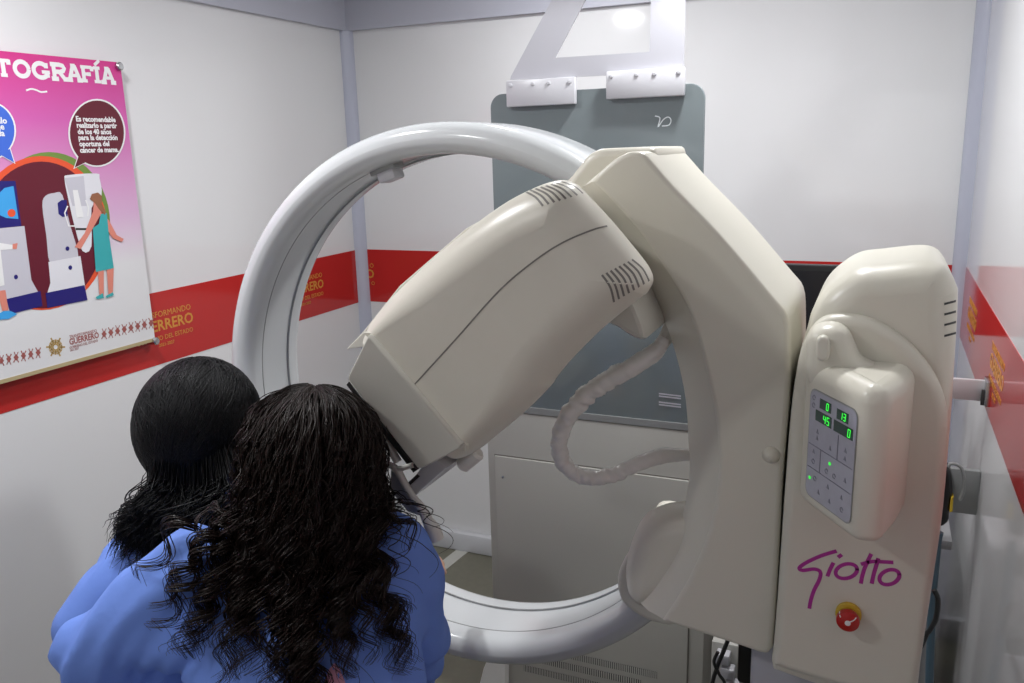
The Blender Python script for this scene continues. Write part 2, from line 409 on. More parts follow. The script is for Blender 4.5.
# ================================================================== CEILING LIGHTS
LT = ['round ceiling lamp above the two women, nearest the poster', 'round ceiling lamp over the control column, nearest the right wall',
      'round ceiling lamp in front of the back wall', 'round unseen fill lamp added behind the camera, near the left wall']
for (lx, ly), lb, lw in zip(LAMPS, LT, LAMP_W):
    t = empty('ceiling_lamp', (lx, ly, CEIL), lb, 'lamp', 'round ceiling lamps')
    th = np.linspace(0, 2*np.pi, 40, endpoint=False)
    def rg(r, z): return np.stack([lx+r*np.cos(th), ly+r*np.sin(th), np.full(40, z)], 1)
    loops('rim', [rg(.085, CEIL-.004), rg(.088, CEIL-.018), rg(.102, CEIL-.016), rg(.108, CEIL-.001)], M['lampbody'], t, False, False)
    loops('diffuser', [rg(.086, CEIL-.002), rg(.086, CEIL-.012), rg(.02, CEIL-.0125)], M['lampglow'], t)
    ld = bpy.data.lights.new('bulb', 'AREA'); ld.shape = 'DISK'; ld.size = .13; ld.energy = lw; ld.color = (.98, .99, 1)
    lo = bpy.data.objects.new('bulb', ld); COL.objects.link(lo); lo.parent = t; lo.location = (0, 0, -.022)

# ================================================================== POSTER ON THE LEFT WALL
PX = .030
py_r = onX(120, 62, PX)[1]; pz_t = 1.962; pz_b = 1.166; py_l = py_r-.98
pos = empty('wall_poster', (0, py_r-.49, pz_b), 'pink breast-screening poster board fixed to the left wall with round studs', 'poster')
BX('board', .018, PX, py_l, py_r, pz_b, pz_t, poster_mat(pz_b, pz_t), pos)
BX('board_edge', .016, PX+.0015, py_l, py_r, pz_b-.006, pz_b+.004, M['edge'], pos)
def p2(x, y): q = onX(x, y, PX); return (q[1], q[2])
def pp(pts): return [p2(*q) for q in pts]
def layer(k): return lambda a, b: (PX+.0003*k, a, b)
def ptprint(name, fl, m, k): return fl.build(name, layer(k), .0003, m, pos, (1, 0, 0))
def ell(cx, cy, rx, ry, n=40, rot=0, a0=0, a1=2*math.pi):
    out = []
    for t in np.linspace(a0, a1, n, endpoint=(a1-a0 < 6.2)):
        x, y = rx*math.cos(t), ry*math.sin(t); out.append((cx+x*math.cos(rot)-y*math.sin(rot), cy+x*math.sin(rot)+y*math.cos(rot)))
    return out
# title, slab letters on a 0..1 grid (u right, v up)
GL = {
 'T': ([[(0, .9), (1, .9)], [(.5, 0), (.5, 1)], [(.25, .07), (.75, .07)], [(.06, .68), (.06, .97)], [(.94, .68), (.94, .97)]], []),
 'O': ([[(.5+.40*math.cos(t), .5+.42*math.sin(t)) for t in np.linspace(0, 2*math.pi, 25)]], []),
 'G': ([[(.5+.40*math.cos(t), .5+.42*math.sin(t)) for t in np.linspace(.75, 2*math.pi-.45, 22)], [(.86, .1), (.86, .46)], [(.55, .42), (1.0, .42)], [(.82, .65), (.82, .96)]], []),
 'R': ([[(.2, 0), (.2, 1)], [(.02, .93), (.55, .93), (.74, .88), (.82, .74), (.74, .58), (.55, .50), (.2, .50)], [(.5, .5), (.8, .05)], [(.02, .07), (.42, .07)], [(.68, .07), (1, .07)]], []),
 'A': ([[(.16, .03), (.46, .96)], [(.84, .03), (.54, .96)], [(.28, .35), (.72, .35)], [(0, .07), (.36, .07)], [(.64, .07), (1, .07)], [(.3, .93), (.6, .93)]], []),
 'F': ([[(.22, 0), (.22, 1)], [(.02, .93), (.95, .93)], [(.2, .50), (.66, .50)], [(.02, .07), (.48, .07)], [(.92, .70), (.92, .98)], [(.66, .38), (.66, .62)]], []),
 'I': ([[(.5, 0), (.5, 1)], [(.1, .93), (.9, .93)], [(.1, .07), (.9, .07)], [(.30, 1.10), (.95, 1.42)]], [])}
zb_t = (p2(8, 78.5)[1]+p2(110, 82)[1])/2; zt_t = (p2(8, 61)[1]+p2(110, 66.5)[1])/2
spans = [('T', -3, 10.8), ('O', 13.5, 31), ('G', 32, 50), ('R', 50.5, 68), ('A', 66, 82), ('F', 80.5, 93), ('I', 92.5, 101), ('A', 100, 115)]
for ch, x0, x1 in spans:
    u0, u1 = p2(x0, 72)[0], p2(x1, 75)[0]
    fl = Flat()
    for st in GL[ch][0]: fl.rib([(u0+(u1-u0)*a, zb_t+(zt_t-zb_t)*b) for a, b in st], .0112 if len(st) > 6 or abs(st[0][0]-st[-1][0]) < .4 else .0085)
    ptprint('title_letter', fl, M['pwhite'], 1)
for k, ch in enumerate('OSAM'):
    if ch == 'S': continue
    u1 = p2(-6, 72)[0]-k*.055; u0 = u1-.048
    if ch in GL:
        fl = Flat()
        for st in GL[ch][0]: fl.rib([(u0+(u1-u0)*a, zb_t+(zt_t-zb_t)*b) for a, b in st], .011)
        ptprint('title_letter', fl, M['pwhite'], 1)
fl = Flat().rib(catmull(pp([(26, 90.5), (31, 89), (36, 90), (41, 92), (47, 91.5)]), 5, False), .0042); ptprint('title_swash', fl, M['pwhite'], 1)
# circle scene
fl = Flat().poly(pp(ell(49, 224, 61, 72, 48))); ptprint('green_disc', fl, M['pgreen'], 1)
fl = Flat().poly(pp(ell(41, 233, 67, 77, 48))); ptprint('orange_disc', fl, M['porange'], 2)
fl = Flat().poly(pp(ell(41, 235, 61, 73.5, 48))); ptprint('maroon_disc', fl, M['pmaroon'], 3)
fl = Flat().poly(pp([(-80, 322), (-80, 300), (5, 316), (40, 311), (80, 303), (130, 296), (160, 300), (160, 330), (60, 330)]))
# printed floor hides the bottom of the circle
ptprint('printed_floor', Flat().poly(pp([(-120, 345), (-120, 330), (2, 318), (45, 311), (88, 303), (128, 294), (150, 292), (152, 322), (60, 340)])), M['plgrey'], 4) if False else None
# drawn console with screen (left)
ptprint('drawn_screen', Flat().poly(pp([(-40, 181), (15, 181), (21, 226), (-40, 232)])), M['pnavy'], 4)
ptprint('drawn_image', Flat().poly(pp([(-8, 200), (4, 188), (13, 186), (18, 219), (6, 218), (-8, 212)])), M['pcyan'], 5)
ptprint('drawn_spot', Flat().poly(pp(ell(11, 213, 4, 4, 14))), M['porange'], 6)
ptprint('drawn_console', Flat().poly(pp([(-40, 232), (24, 226), (31, 280), (40, 296), (-40, 308)])), M['pgrey'], 4)
ptprint('drawn_console_base', Flat().poly(pp([(6, 299), (40, 291), (42, 306), (10, 314)])), M['pnavy'], 5)
ptprint('drawn_knob', Flat().poly(pp(ell(15.5, 277, 2, 2.4, 12))), M['pnavy'], 5)
ptprint('drawn_arm', Flat().poly(pp([(-30, 236), (0, 243), (13, 245), (14, 249), (0, 250), (4, 285), (-30, 295)])), M['pwhite'], 6)
ptprint('drawn_hand', Flat().poly(pp([(12, 244), (17, 243), (16, 249), (12, 249)])), M['pskin'], 7)
ptprint('drawn_leg', Flat().poly(pp([(-3, 291), (5, 290), (8, 310), (2, 311)])), M['pskin'], 5)
ptprint('drawn_shoe', Flat().poly(pp([(-6, 316), (3, 311), (10, 311), (17, 314), (8, 319), (-6, 320)])), M['pcyan'], 6)
# drawn mammograph
ptprint('drawn_column', Flat().poly(catmull(pp([(42, 206), (45, 196), (54, 193), (62, 195), (70, 226), (78, 257), (64, 262), (50, 264), (46, 236)]), 3)), M['pgrey'], 4)
ptprint('drawn_lower_unit', Flat().poly(pp([(48, 262), (80, 256), (85, 289), (46, 296), (50, 283)])), M['plgrey'], 5)
ptprint('drawn_base', Flat().poly(pp([(45, 293), (84, 285), (87, 300), (47, 308)])), M['pnavy'], 6)
ptprint('drawn_head', Flat().poly(catmull(pp([(64, 179), (68, 175), (96, 173.5), (99, 178), (101, 196), (91, 208), (91, 246), (82, 251), (74, 226), (68, 200)]), 3)), M['plgrey'], 6)
ptprint('drawn_head_shade', Flat().poly(pp([(64, 178), (83, 176), (86, 206), (72, 206)])), M['pgrey'], 7)
ptprint('drawn_window', Flat().poly(pp([(57, 203), (61, 200), (66, 200), (67, 216), (62, 217), (58, 214)])), M['pnavy'], 7)
ptprint('drawn_tube', Flat().rib(pp([(67, 206), (64, 213), (68, 226), (74, 226)]), .004).rib(pp([(85, 200), (88, 208), (87, 216)]), .004).poly(pp([(72, 190), (77, 190), (83, 217), (76, 218)])), M['pwhite'], 8)
ptprint('drawn_plate', Flat().poly(pp([(75, 228), (86, 228), (86, 230), (75, 230)])), M['dark'], 8)
for c_ in ((66.8, 248.5), (69.6, 267.5)): ptprint('drawn_dot', Flat().poly(pp(ell(*c_, 1.9, 2.2, 12))), M['pnavy'], 8)
# drawn patient
ptprint('drawn_legs', Flat().poly(pp([(97, 270), (103, 270), (103, 296), (99, 297)])).poly(pp([(106, 270), (113, 268), (112, 295), (108, 296)])), M['pskin'], 9)
ptprint('drawn_slippers', Flat().poly(pp([(95, 297), (102, 293), (103, 298), (96, 299)])).poly(pp([(105, 296), (112, 292), (113, 295), (106, 298)])), M['pteal'], 10)
ptprint('drawn_arms', Flat().poly(pp([(92, 212), (99, 216), (90, 232), (80, 249), (74, 247), (84, 233)])).poly(pp([(102, 215), (108, 220), (116, 235), (123, 239), (121, 242), (112, 238), (104, 226)])).poly(pp([(93, 200), (99, 200), (101, 216), (92, 216)])), M['pskin'], 9)
ptprint('drawn_dress', Flat().poly(pp([(92, 228), (98, 224), (100, 214), (106, 213), (108, 234), (113, 268), (95, 272)])), M['pteal'], 10)
ptprint('drawn_hair', Flat().poly(pp([(89, 199), (91, 194), (97, 192.5), (101, 196), (101, 204), (105, 212), (104, 215), (98, 209), (94, 203)])), M['phair'], 11)
# speech bubbles
def bubble(cx, cy, rx, ry, tail, m, k):
    o = ell(cx, cy, rx*1.06, ry*1.05, 40); i_ = ell(cx, cy, rx, ry, 40)
    ptprint('bubble_outline', Flat().poly(pp(o)).poly(pp([tail[0], tail[1], tail[2]])), M['pwhite'], k)
    c = np.mean(tail, 0); tin = [tuple(np.array(t)+(c-np.array(t))*.16) for t in tail]
    ptprint('bubble', Flat().poly(pp(i_)), m, k+1); ptprint('bubble_tail', Flat().poly(pp(tin)), m, k+1.5)
bubble(96.5, 133, 27, 32.5, [(73, 169), (78, 154), (91, 160)], M['pmaroon'], 4)
bubble(-14, 131, 28, 29, [(15, 164), (-6, 152), (10, 148)], M['pblue'], 4)
fl = Flat()
for s, x0, y0 in (('Es recomendable', 75.5, 121.3), ('realizarlo a partir', 76.3, 127.6), ('de los 40 años', 77.3, 134), ('para la detección', 78, 140), ('oportuna del', 79, 146.3), ('cáncer de mama.', 79.6, 152.6)):
    v, f = text_acc(s, .0192, .0007); a, b = p2(x0, y0); w = max(q[0] for q in v); tgt = {'Es recomendable': 42.5}.get(s, 0)
    fl.add([(a+q[0]*.97, b+q[1]) for q in v], f)
ptprint('bubble_lettering', fl, M['pwhite'], 6.5)
fl = Flat()
for s, x1, y0 in (('llo', 6.7, 123.5), ('ue', 4, 129.5), ('da', 4.3, 136)):
    v, f = text2d(s, .021, .0006, 'RIGHT'); a, b = p2(x1, y0); fl.add([(a+q[0], b+q[1]) for q in v], f)
ptprint('bubble_lettering', fl, M['pwhite'], 6.5)
# bottom border motifs, emblem, name
def lin(p, q, n): return [tuple(np.array(p)+(np.array(q)-np.array(p))*t) for t in np.linspace(0, 1, n)]
for i, c in enumerate(lin((104, 334), (151, 323), 8)+lin((-28, 367), (38, 352.5), 10)):
    x, y = c; s = 1 if i % 2 else -1
    ptprint('border_motif', Flat().poly(pp([(x-2.6, y), (x, y-3.5), (x+2.6, y), (x, y+3.5)])).rib(pp([(x-2.5, y-5*s), (x, y), (x+2.5, y-5*s)]), .003).rib(pp([(x-2, y+5.5*s), (x, y), (x+2, y+5.5*s)]), .0024), M['pmotif'], 1)
fl = Flat(); ex, ey = 55.5, 347
for k in range(12):
    a = k*math.pi/6; r1 = 7 if k % 2 else 9.5
    fl.rib(pp([(ex+2*math.cos(a), ey+2.2*math.sin(a)), (ex+r1*math.cos(a), ey+r1*1.1*math.sin(a))]), .0042)
    fl.rib(pp([(ex+r1*.7*math.cos(a-.35), ey+r1*.75*math.sin(a-.35)), (ex+r1*.62*math.cos(a), ey+r1*.7*math.sin(a)), (ex+r1*.7*math.cos(a+.35), ey+r1*.75*math.sin(a+.35))]), .0032)
ptprint('emblem', fl, M['pgold'], 1)
fl = Flat()
for s, x0, y0, sz, bd in (('TRANSFORMANDO', 69.5, 338.6, .0125, 0), ('GUERRERO', 69.5, 345, .0235, .0006), ('GOBIERNO DEL ESTADO', 69.5, 349, .0102, 0), ('2021-2027', 70, 351.5, .008, 0)):
    v, f = text2d(s, sz, bd); a, b = p2(x0, y0); fl.add([(a+q[0]*.80, b+q[1]) for q in v], f)
ptprint('name_lettering', fl, M['pmotif'], 1)
for (x, y) in ((118, 66.5), (154.5, 341)):
    q = onX(x, y, PX); cyl('stud', (0.0, q[1], q[2]), (PX+.012, q[1], q[2]), .0115, M['steel'], pos, 20, .003)

# ================================================================== CONSOLE CABINET + GLASS SCREEN
CY = -0.90
cx0 = onY(489, 500, CY)[0]; cx1 = onY(704, 640, CY)[0]; cz1 = onY(600, 424, CY)[2]+.006
cab = empty('console_cabinet', ((cx0+cx1)/2, CY+.25, 0), 'grey metal console cabinet with vented door behind the white ring', 'cabinet')
BX('body', cx0, cx1, CY, CY+.48, .06, cz1, M['cab'], cab, .006)
BX('plinth', cx0+.02, cx1-.02, CY+.03, CY+.46, 0, .06, M['dark'], cab)
dx0 = onY(497, 500, CY)[0]; dx1 = onY(688, 640, CY)[0]; dz1 = onY(497, 455, CY)[2]
BX('door_gap', dx0-.003, dx1+.003, CY-.0012, CY+.002, .075, dz1+.003, M['groove'], cab)
dr = BX('door', dx0, dx1, CY-.009, CY-.0005, .078, dz1, M['cab'], cab, .002)
lk = onY(503, 477, CY-.01); lathe_y('lock', lk[0], lk[2], [(.004, CY-.008), (.004, CY-.0125), (.002, CY-.013)], M['steel'], dr, 14)
for (xa, ya), (xb, yb) in (((570, 655), (657, 676)), ((541, 660), (641, 683.5)), ((524, 668), (601, 686))):
    A, B = onY(xa, ya, CY-.009), onY(xb, yb, CY-.009); zc = (A[2]+B[2])/2; h = .021
    vs = BX('vent_strip', A[0], B[0], CY-.0102, CY-.006, zc-h/2, zc+h/2, M['dark'], dr)
    n = 46; vv = []; ff = []
    for i in range(n):
        x = A[0]+(B[0]-A[0])*(i+.5)/n; w = (B[0]-A[0])/n*.28; k = len(vv)
        vv += [(x-w, CY-.0104, zc-h/2), (x+w, CY-.0104, zc-h/2), (x+w, CY-.0104, zc+h/2), (x-w, CY-.0104, zc+h/2),
               (x-w, CY-.007, zc-h/2), (x+w, CY-.007, zc-h/2), (x+w, CY-.007, zc+h/2), (x-w, CY-.007, zc+h/2)]
        ff += [tuple(j+k for j in q) for q in ((0, 1, 2, 3), (0, 4, 5, 1), (1, 5, 6, 2), (2, 6, 7, 3), (3, 7, 4, 0))]
    tag(mesh('vent_fins', vv, ff, M['cab'], dr, 30), kind='stuff')
kf = XZ([(476, 700), (484, 668), (496, 641), (506, 641), (506, 700)], CY-.03)
prism('kick_plate', kf, CY-.035, CY+.02, .003, M['white'], cab, 2)
# lead glass
gs = empty('glass_screen', ((cx0+cx1)/2, CY, cz1), 'dark grey lead glass screen hanging from a white triangular ceiling bracket', 'screen')
gx0 = (onY(490.5, 130, CY)[0]+onY(492, 180, CY)[0])/2; gx1 = onY(703.5, 130, CY)[0]; gz0 = cz1+.010; gz1 = onY(600, 90, CY)[2]+.004
r = .035; o = []
for cx_, cz_, a0 in ((gx1-r, gz1-r, 0), (gx0+r, gz1-r, 90), (gx0+.004, gz0+.004, 180), (gx1-.004, gz0+.004, 270)):
    rr = r if a0 < 180 else .004
    for a in np.linspace(a0, a0+90, 9): o.append((cx_+rr*math.cos(math.radians(a)), cz_+rr*math.sin(math.radians(a))))
pane = prism('pane', o, CY+.004, CY+.016, .0015, M['glass'], gs, 2)
BX('sill_channel', gx0+.02, gx1, CY-.001, CY+.022, gz0-.008, gz0+.010, M['grey'], gs)
yb_ = CY-.004
for xa, ya, xb, yb in ((506, 81, 575, 104), (606, 70, 684, 98)):
    A = onY(xa, ya+3, yb_-.01); B = onY(xb, yb-3, yb_-.01)
    zt = (onY(xa, ya, yb_)[2]+onY(xb, ya-(4 if xa < 600 else 1), yb_)[2])/2; zb = zt-.066
    pl = BX('clamp_plate', A[0], B[0], CY-.016, CY+.003, zb, zt, M['plate'], gs, .003)
    for t in (.07, .40, .63, .93):
        bxx = A[0]+(B[0]-A[0])*t; lathe_y('bolt', bxx, zt-.012, [(.0055, CY-.015), (.0055, CY-.0175), (.003, CY-.0185)], M['plate'], pl, 12)
hy = CY+.003
outer = XZ([(511, 80), (512, 76), (556, -6), (571, -34), (686, -34), (685, 30), (684, 72)], hy); inner = XZ([(555.5, 58), (583, 6), (600, -26), (652, -26), (651, 20), (650, 52)], hy)
def frame_plate(name, outer, inner, y0, y1, m, parent):
    bm = bmesh.new(); Vo = [bm.verts.new((x, y0, z)) for x, z in outer]; Vi = [bm.verts.new((x, y0, z)) for x, z in inner]
    for V in (Vo, Vi):
        for i in range(len(V)): bm.edges.new((V[i], V[(i+1) % len(V)]))
    r = bmesh.ops.triangle_fill(bm, edges=bm.edges[:], use_beauty=True, normal=(0, -1, 0))
    fs = [g for g in r['geom'] if isinstance(g, bmesh.types.BMFace)]
    ex = bmesh.ops.extrude_face_region(bm, geom=fs)
    for g in ex['geom']:
        if isinstance(g, bmesh.types.BMVert): g.co.y = y1
    return bm_obj(name, bm, m, parent, 30)
frame_plate('hanger_frame', outer, inner, hy-.006, hy, M['bracket'], gs)
top_c = onY(628, -34, hy); BX('ceiling_foot', top_c[0]-.13, top_c[0]+.13, CY-.03, CY+.04, top_c[2]-.01, CEIL, M['bracket'], gs, .004)
gt = bvh(pane)
stroke('pen_mark', gt, [(655, 116), (660, 118), (658, 127), (663, 120), (668, 117), (671, 120), (669, 125), (662, 126)], .0026, M['glassink'], gs, .0006, 4)
fl = Flat()
for s, y0 in (('CRISTAL PLOMOSO', 397), ('0.5 mm Pb', 402)):
    v, f = text2d(s, .0125); a = onY(659, y0, CY); fl.add([(a[0]+q[0]*.55, a[2]+q[1]) for q in v], f)
ln = Flat()
for y0 in (393.5, 396, 402, 404.5):
    a, b = onY(659, y0, CY+.004), onY(681, y0+2.6, CY+.004); ln.rib([(a[0], a[2]), (b[0], b[2])], .0035)
ln.build('printed_lines', lambda a, b: (a, CY+.0036, b), .0006, M['pgrey'], gs, (0, -1, 0))

# monitor and desk behind the column
dk = empty('side_desk', (1.96, -.55, 0), 'grey side desk half hidden behind the column', 'desk')
BX('desk_top', cx1+.03, ROOM_W-.04, -.82, -.30, .70, .725, M['desk'], dk, .004)
for x in (cx1+.07, ROOM_W-.08):
    for y in (-.78, -.34): BX('leg', x-.015, x+.015, y-.015, y+.015, 0, .70, M['desk'], dk)
BX('pedestal', 1.98, 2.18, -.80, -.42, .02, .70, M['grey'], dk, .004)
for z in (.05, .27, .49): BX('drawer', 1.99, 2.17, -.812, -.79, z, z+.17, M['plate'], dk, .004)
my = -.60
a = onY(803, 266, my); b = onY(850, 335, my)
mo = empty('monitor', (a[0]+.20, my, .725), 'black monitor standing behind the column, only its corner showing', 'monitor')
mz1 = onY(825, 265.5, my)[2]; mx0 = onY(790, 300, my)[0]-.06
BX('housing', mx0, mx0+.40, my, my+.03, mz1-.27, mz1, M['black'], mo, .006)
BX('panel', mx0+.014, mx0+.386, my-.001, my+.004, mz1-.252, mz1-.016, M['screen'], mo)
BX('neck', mx0+.17, mx0+.23, my+.025, my+.045, .73, mz1-.13, M['black'], mo, .003)
BX('foot', mx0+.10, mx0+.30, my-.06, my+.12, .725, .737, M['black'], mo, .003)

# ================================================================== MAMMOGRAPHY MACHINE
RC = (1.2240, 1.1705)
mm = empty('mammography_machine', (1.98, -1.5, 0), 'cream mammography machine with white ring gantry, tilted tube head and control column', 'medical machine')
# --- ring gantry : rounded section swept round the axis
RI, RO, YF, YBK = .521, .582, -1.53, -1.335
prof = []
rr = .0304
def arc(cr, cy, r, a0, a1, n=6): return [(cr+r*math.cos(a), cy+r*math.sin(a)) for a in np.radians(np.linspace(a0, a1, n))]
# section in (radius, y): front rim round, band recessed slightly, back rim
prof += arc(RO-rr, YF+rr, rr, 0, -90)+arc(RI+rr, YF+rr, rr, -90, -180)
prof += [(RI, -1.478), (RI+.004, -1.476), (RI+.004, -1.382), (RI, -1.380)]
prof += arc(RI+.018, YBK-.018, .018, 180, 90, 4)+arc(RO-.018, YBK-.018, .018, 90, 0, 4)
NT = 160; th = np.linspace(0, 2*np.pi, NT, endpoint=False)
v = []; f = []; K = len(prof)
for t in th:
    for (q, y) in prof: v.append((RC[0]+q*math.cos(t), y, RC[1]+q*math.sin(t)))
for i in range(NT):
    for j in range(K):
        f.append((i*K+j, ((i+1) % NT)*K+j, ((i+1) % NT)*K+(j+1) % K, i*K+(j+1) % K))
ring = mesh('ring_gantry', v, f, M['ring'], mm, 35)
for y in (-1.477, -1.381):
    L = [np.stack([RC[0]+q*np.cos(th), np.full(NT, yy), RC[1]+q*np.sin(th)], 1) for q, yy in ((RI+.0006, y-.0018), (RI-.0008, y-.001), (RI-.0008, y+.001), (RI+.0006, y+.0018))]
    loops('ring_seam', L, M['grey'], ring, False, False)
# small sensor box under the ring
sp = onY(383, 165, -1.47); ang = math.atan2(sp[2]-RC[1], sp[0]-RC[0]); n_ = np.array([math.cos(ang), 0, math.sin(ang)]); t_ = np.array([-math.sin(ang), 0, math.cos(ang)])
base_c = np.array([RC[0], -1.46, RC[1]])+n_*(RI+.004)
def obox(name, c, ax, half, m, parent, bev=.003):
    bm = bmesh.new(); bmesh.ops.create_cube(bm, size=2)
    if bev:
        for q in bm.verts: q.co = Vector((q.co[0]*half[0], q.co[1]*half[1], q.co[2]*half[2]))
        bmesh.ops.bevel(bm, geom=bm.edges[:], offset=bev, segments=2, affect='EDGES', profile=.5)
    else:
        for q in bm.verts: q.co = Vector((q.co[0]*half[0], q.co[1]*half[1], q.co[2]*half[2]))
    for q in bm.verts: q.co = Vector(tuple(np.array(c)+q.co[0]*np.array(ax[0])+q.co[1]*np.array(ax[1])+q.co[2]*np.array(ax[2])))
    return bm_obj(name, bm, m, parent)
yax = np.array([0, 1, 0])
obox('sensor_plate', base_c-n_*.006, (t_, yax, n_), (.030, .022, .008), M['grey'], mm, .002)
obox('sensor', base_c-n_*.022-t_*.004, (t_, yax, n_), (.021, .022, .012), M['plate'], mm, .005)
# --- arm cover
YA, YAB = -1.70, -1.415
crease = [(590, 182), (609.5, 201), (636, 231), (663, 269.5), (686, 307.6), (701, 353), (712, 400), (717.5, 441), (717, 483), (707.7, 532.6), (687, 582), (662, 621.5)]
inner_e = [(578, 190), (590, 203), (610, 228), (632, 262), (652, 295), (670, 338), (683.5, 390), (688, 441), (688, 483), (674.6, 545), (655, 578), (637, 601.5)]
outer_e = [(690, 630.5), (745, 648.6), (764, 654.5), (770.5, 651), (773, 640), (778, 566), (782, 483), (789, 400), (790, 345), (787, 316), (772, 296), (720, 234.6), (674, 187), (648, 157.5), (642, 153), (636, 151.7), (627, 152.5), (613, 160), (600, 171)]
cr = catmull(XZ(crease, YA), 5, False); ie = catmull(XZ(inner_e, YA+.055), 5, False); oe = np.array(XZ(outer_e, YA))
oe = catmull(oe, 3, False)
Fp = np.concatenate([cr, oe]); nC = len(cr)
Bp = Fp.copy(); Bp[:nC] = ie
if np.sum(Fp[:, 0]*np.roll(Fp[:, 1], -1)-np.roll(Fp[:, 0], -1)*Fp[:, 1]) < 0: Fp = Fp[::-1]; Bp = Bp[::-1]
L = []
for k in range(5):
    a = math.pi/2*k/4; q = inset(Fp, .008*(1-math.sin(a))); L.append(np.stack([q[:, 0], np.full(len(q), YA+.008*(1-math.cos(a))), q[:, 1]], 1))
mid = Fp+(Bp-Fp)*.55
L.append(np.stack([mid[:, 0], np.full(len(q), YA+.030), mid[:, 1]], 1))
L.append(np.stack([Bp[:, 0], np.full(len(q), YA+.060), Bp[:, 1]], 1))
L.append(np.stack([Bp[:, 0], np.full(len(q), YAB-.012), Bp[:, 1]], 1))
q = inset(Bp, .010); L.append(np.stack([q[:, 0], np.full(len(q), YAB), q[:, 1]], 1))
arm = loops('arm_cover', L, M['cream'], mm, sharp=32)
# upper and lower clamp housings round the ring
up_o = catmull(XZ([(566, 184), (570, 176), (577, 167), (586, 156), (596, 150), (606, 148.3), (640, 147.5), (655, 150), (650, 170), (600, 205), (585, 200)], -1.64), 3)
prism('upper_clamp', up_o, -1.64, -1.425, .014, M['cream'], mm, 4)
lo_px = [(700, 506), (676, 505), (660, 508.5), (645.6, 516), (634, 533), (626, 560), (626, 585), (634, 600), (650, 606), (680, 590), (705, 560), (710, 525)]
taper('lower_bulge', lo_px, -1.62, -1.655, -1.40, .042, M['cream'], mm, .88, dep=.05)
lc_o = catmull(XZ([(632, 552), (622, 563), (617, 578), (618, 592), (624, 604), (641, 617), (660, 624), (676, 624), (690, 600), (660, 560)], -1.60), 3)
prism('lower_clamp', lc_o, -1.605, -1.355, .012, M['cream'], mm, 3)
bp_ = onY(772, 453, -1.69)
lathe_y('pivot_bump', bp_[0], bp_[2], [(.015, -1.685), (.014, -1.70), (.009, -1.708), (.003, -1.711)], M['cream'], mm, 20)
# --- tube head
YT, YTB = -1.915, -1.69
tb = [(462, 455), (440, 431), (415, 402), (390, 368), (372, 341), (373, 326), (381, 311), (402.5, 286), (451, 242.5), (499, 206), (533, 187.5), (557, 180.6), (571.7, 183.5), (583, 193), (610, 222), (639, 257), (649, 272), (651, 283), (645, 294), (637, 300), (600.7, 329.5), (570, 360), (555, 378), (548, 388), (523, 413), (489.5, 440.7), (478, 450)]
tbo = catmull(XZ(tb, YT+.05), 4)
tbb = np.full(len(tbo), .055)
# the collimator end stays square, the far end is rounded
P_ = ccw(tbo); endA = np.array(XZ([(415, 398)], YT+.05)[0]); dist = np.linalg.norm(P_-endA, axis=1)
tbb = np.clip(.012+.34*np.clip(dist-.09, 0, .2), .012, .060)
for _ in range(6): tbb = (np.roll(tbb, 1)+tbb+np.roll(tbb, -1))/3
cpx = np.mean(np.array(tb), 0); sgn = ccw(tbo)[0][0] == tbo[0][0]
shr = [tuple(cpx+(np.array(q)-cpx)*.93) for q in tb]
Pb = catmull(XZ(shr, YTB), 4); Pb = Pb if np.sum(tbo[:, 0]*np.roll(tbo[:, 1], -1)-np.roll(tbo[:, 0], -1)*tbo[:, 1]) > 0 else Pb[::-1]
L = []
for k in range(11):
    a = math.pi/2*(k/10)**1.5; q = inset(P_, tbb*(1-math.sin(a))); L.append(np.stack([q[:, 0], np.full(len(q), YT+.062*(1-math.cos(a))), q[:, 1]], 1))
for t in (.35, .7, 1): q = P_+(Pb-P_)*t; L.append(np.stack([q[:, 0], np.full(len(q), YT+.062+(YTB-YT-.062)*t), q[:, 1]], 1))
tube_o = loops('tube_head', L, M['cream'], mm, sharp=50)
tt = bvh(tube_o)
stroke('seam', tt, [(415, 384), (456, 339), (499, 291), (533, 262), (562, 243), (591, 230.5), (607, 226)], .0022, M['groove'], tube_o, .0005, 8)
v1 = lin((525, 191.5), (562, 181.5), 8); v2 = lin((543, 206), (583, 193.5), 8)
for i, (a, b) in enumerate(zip(v1, v2)):
    m_ = ((a[0]+b[0])/2+1.5, (a[1]+b[1])/2-1.5); stroke('vent_slot', tt, [a, m_, b], .0030, M['groove'], tube_o, .0004, 5)
v1 = lin((602, 275), (632, 259.5), 8); v2 = lin((614, 302), (649, 281), 8)
for i, (a, b) in enumerate(zip(v1, v2)):
    m_ = ((a[0]+b[0])/2+2.2, (a[1]+b[1])/2-1.5); stroke('vent_slot', tt, [a, m_, b], .0030, M['groove'], tube_o, .0004, 5)
# back flange along the upper-left flank
fo = XZ([(352, 347), (368, 330), (405, 284), (470, 228), (520, 200), (560, 240), (470, 330), (420, 380), (372, 345)], -1.66)
prism('back_flange', fo, -1.68, -1.62, .003, M['cream'], mm, 2)
# neck joining the tube head to the arm
nk = catmull(XZ([(585, 205), (630, 250), (648, 285), (662, 322), (650, 326), (625, 312), (600, 318), (575, 280), (565, 230)], -1.66), 3)
prism('tube_neck', nk, -1.76, -1.58, .01, M['cream2'], mm, 2)
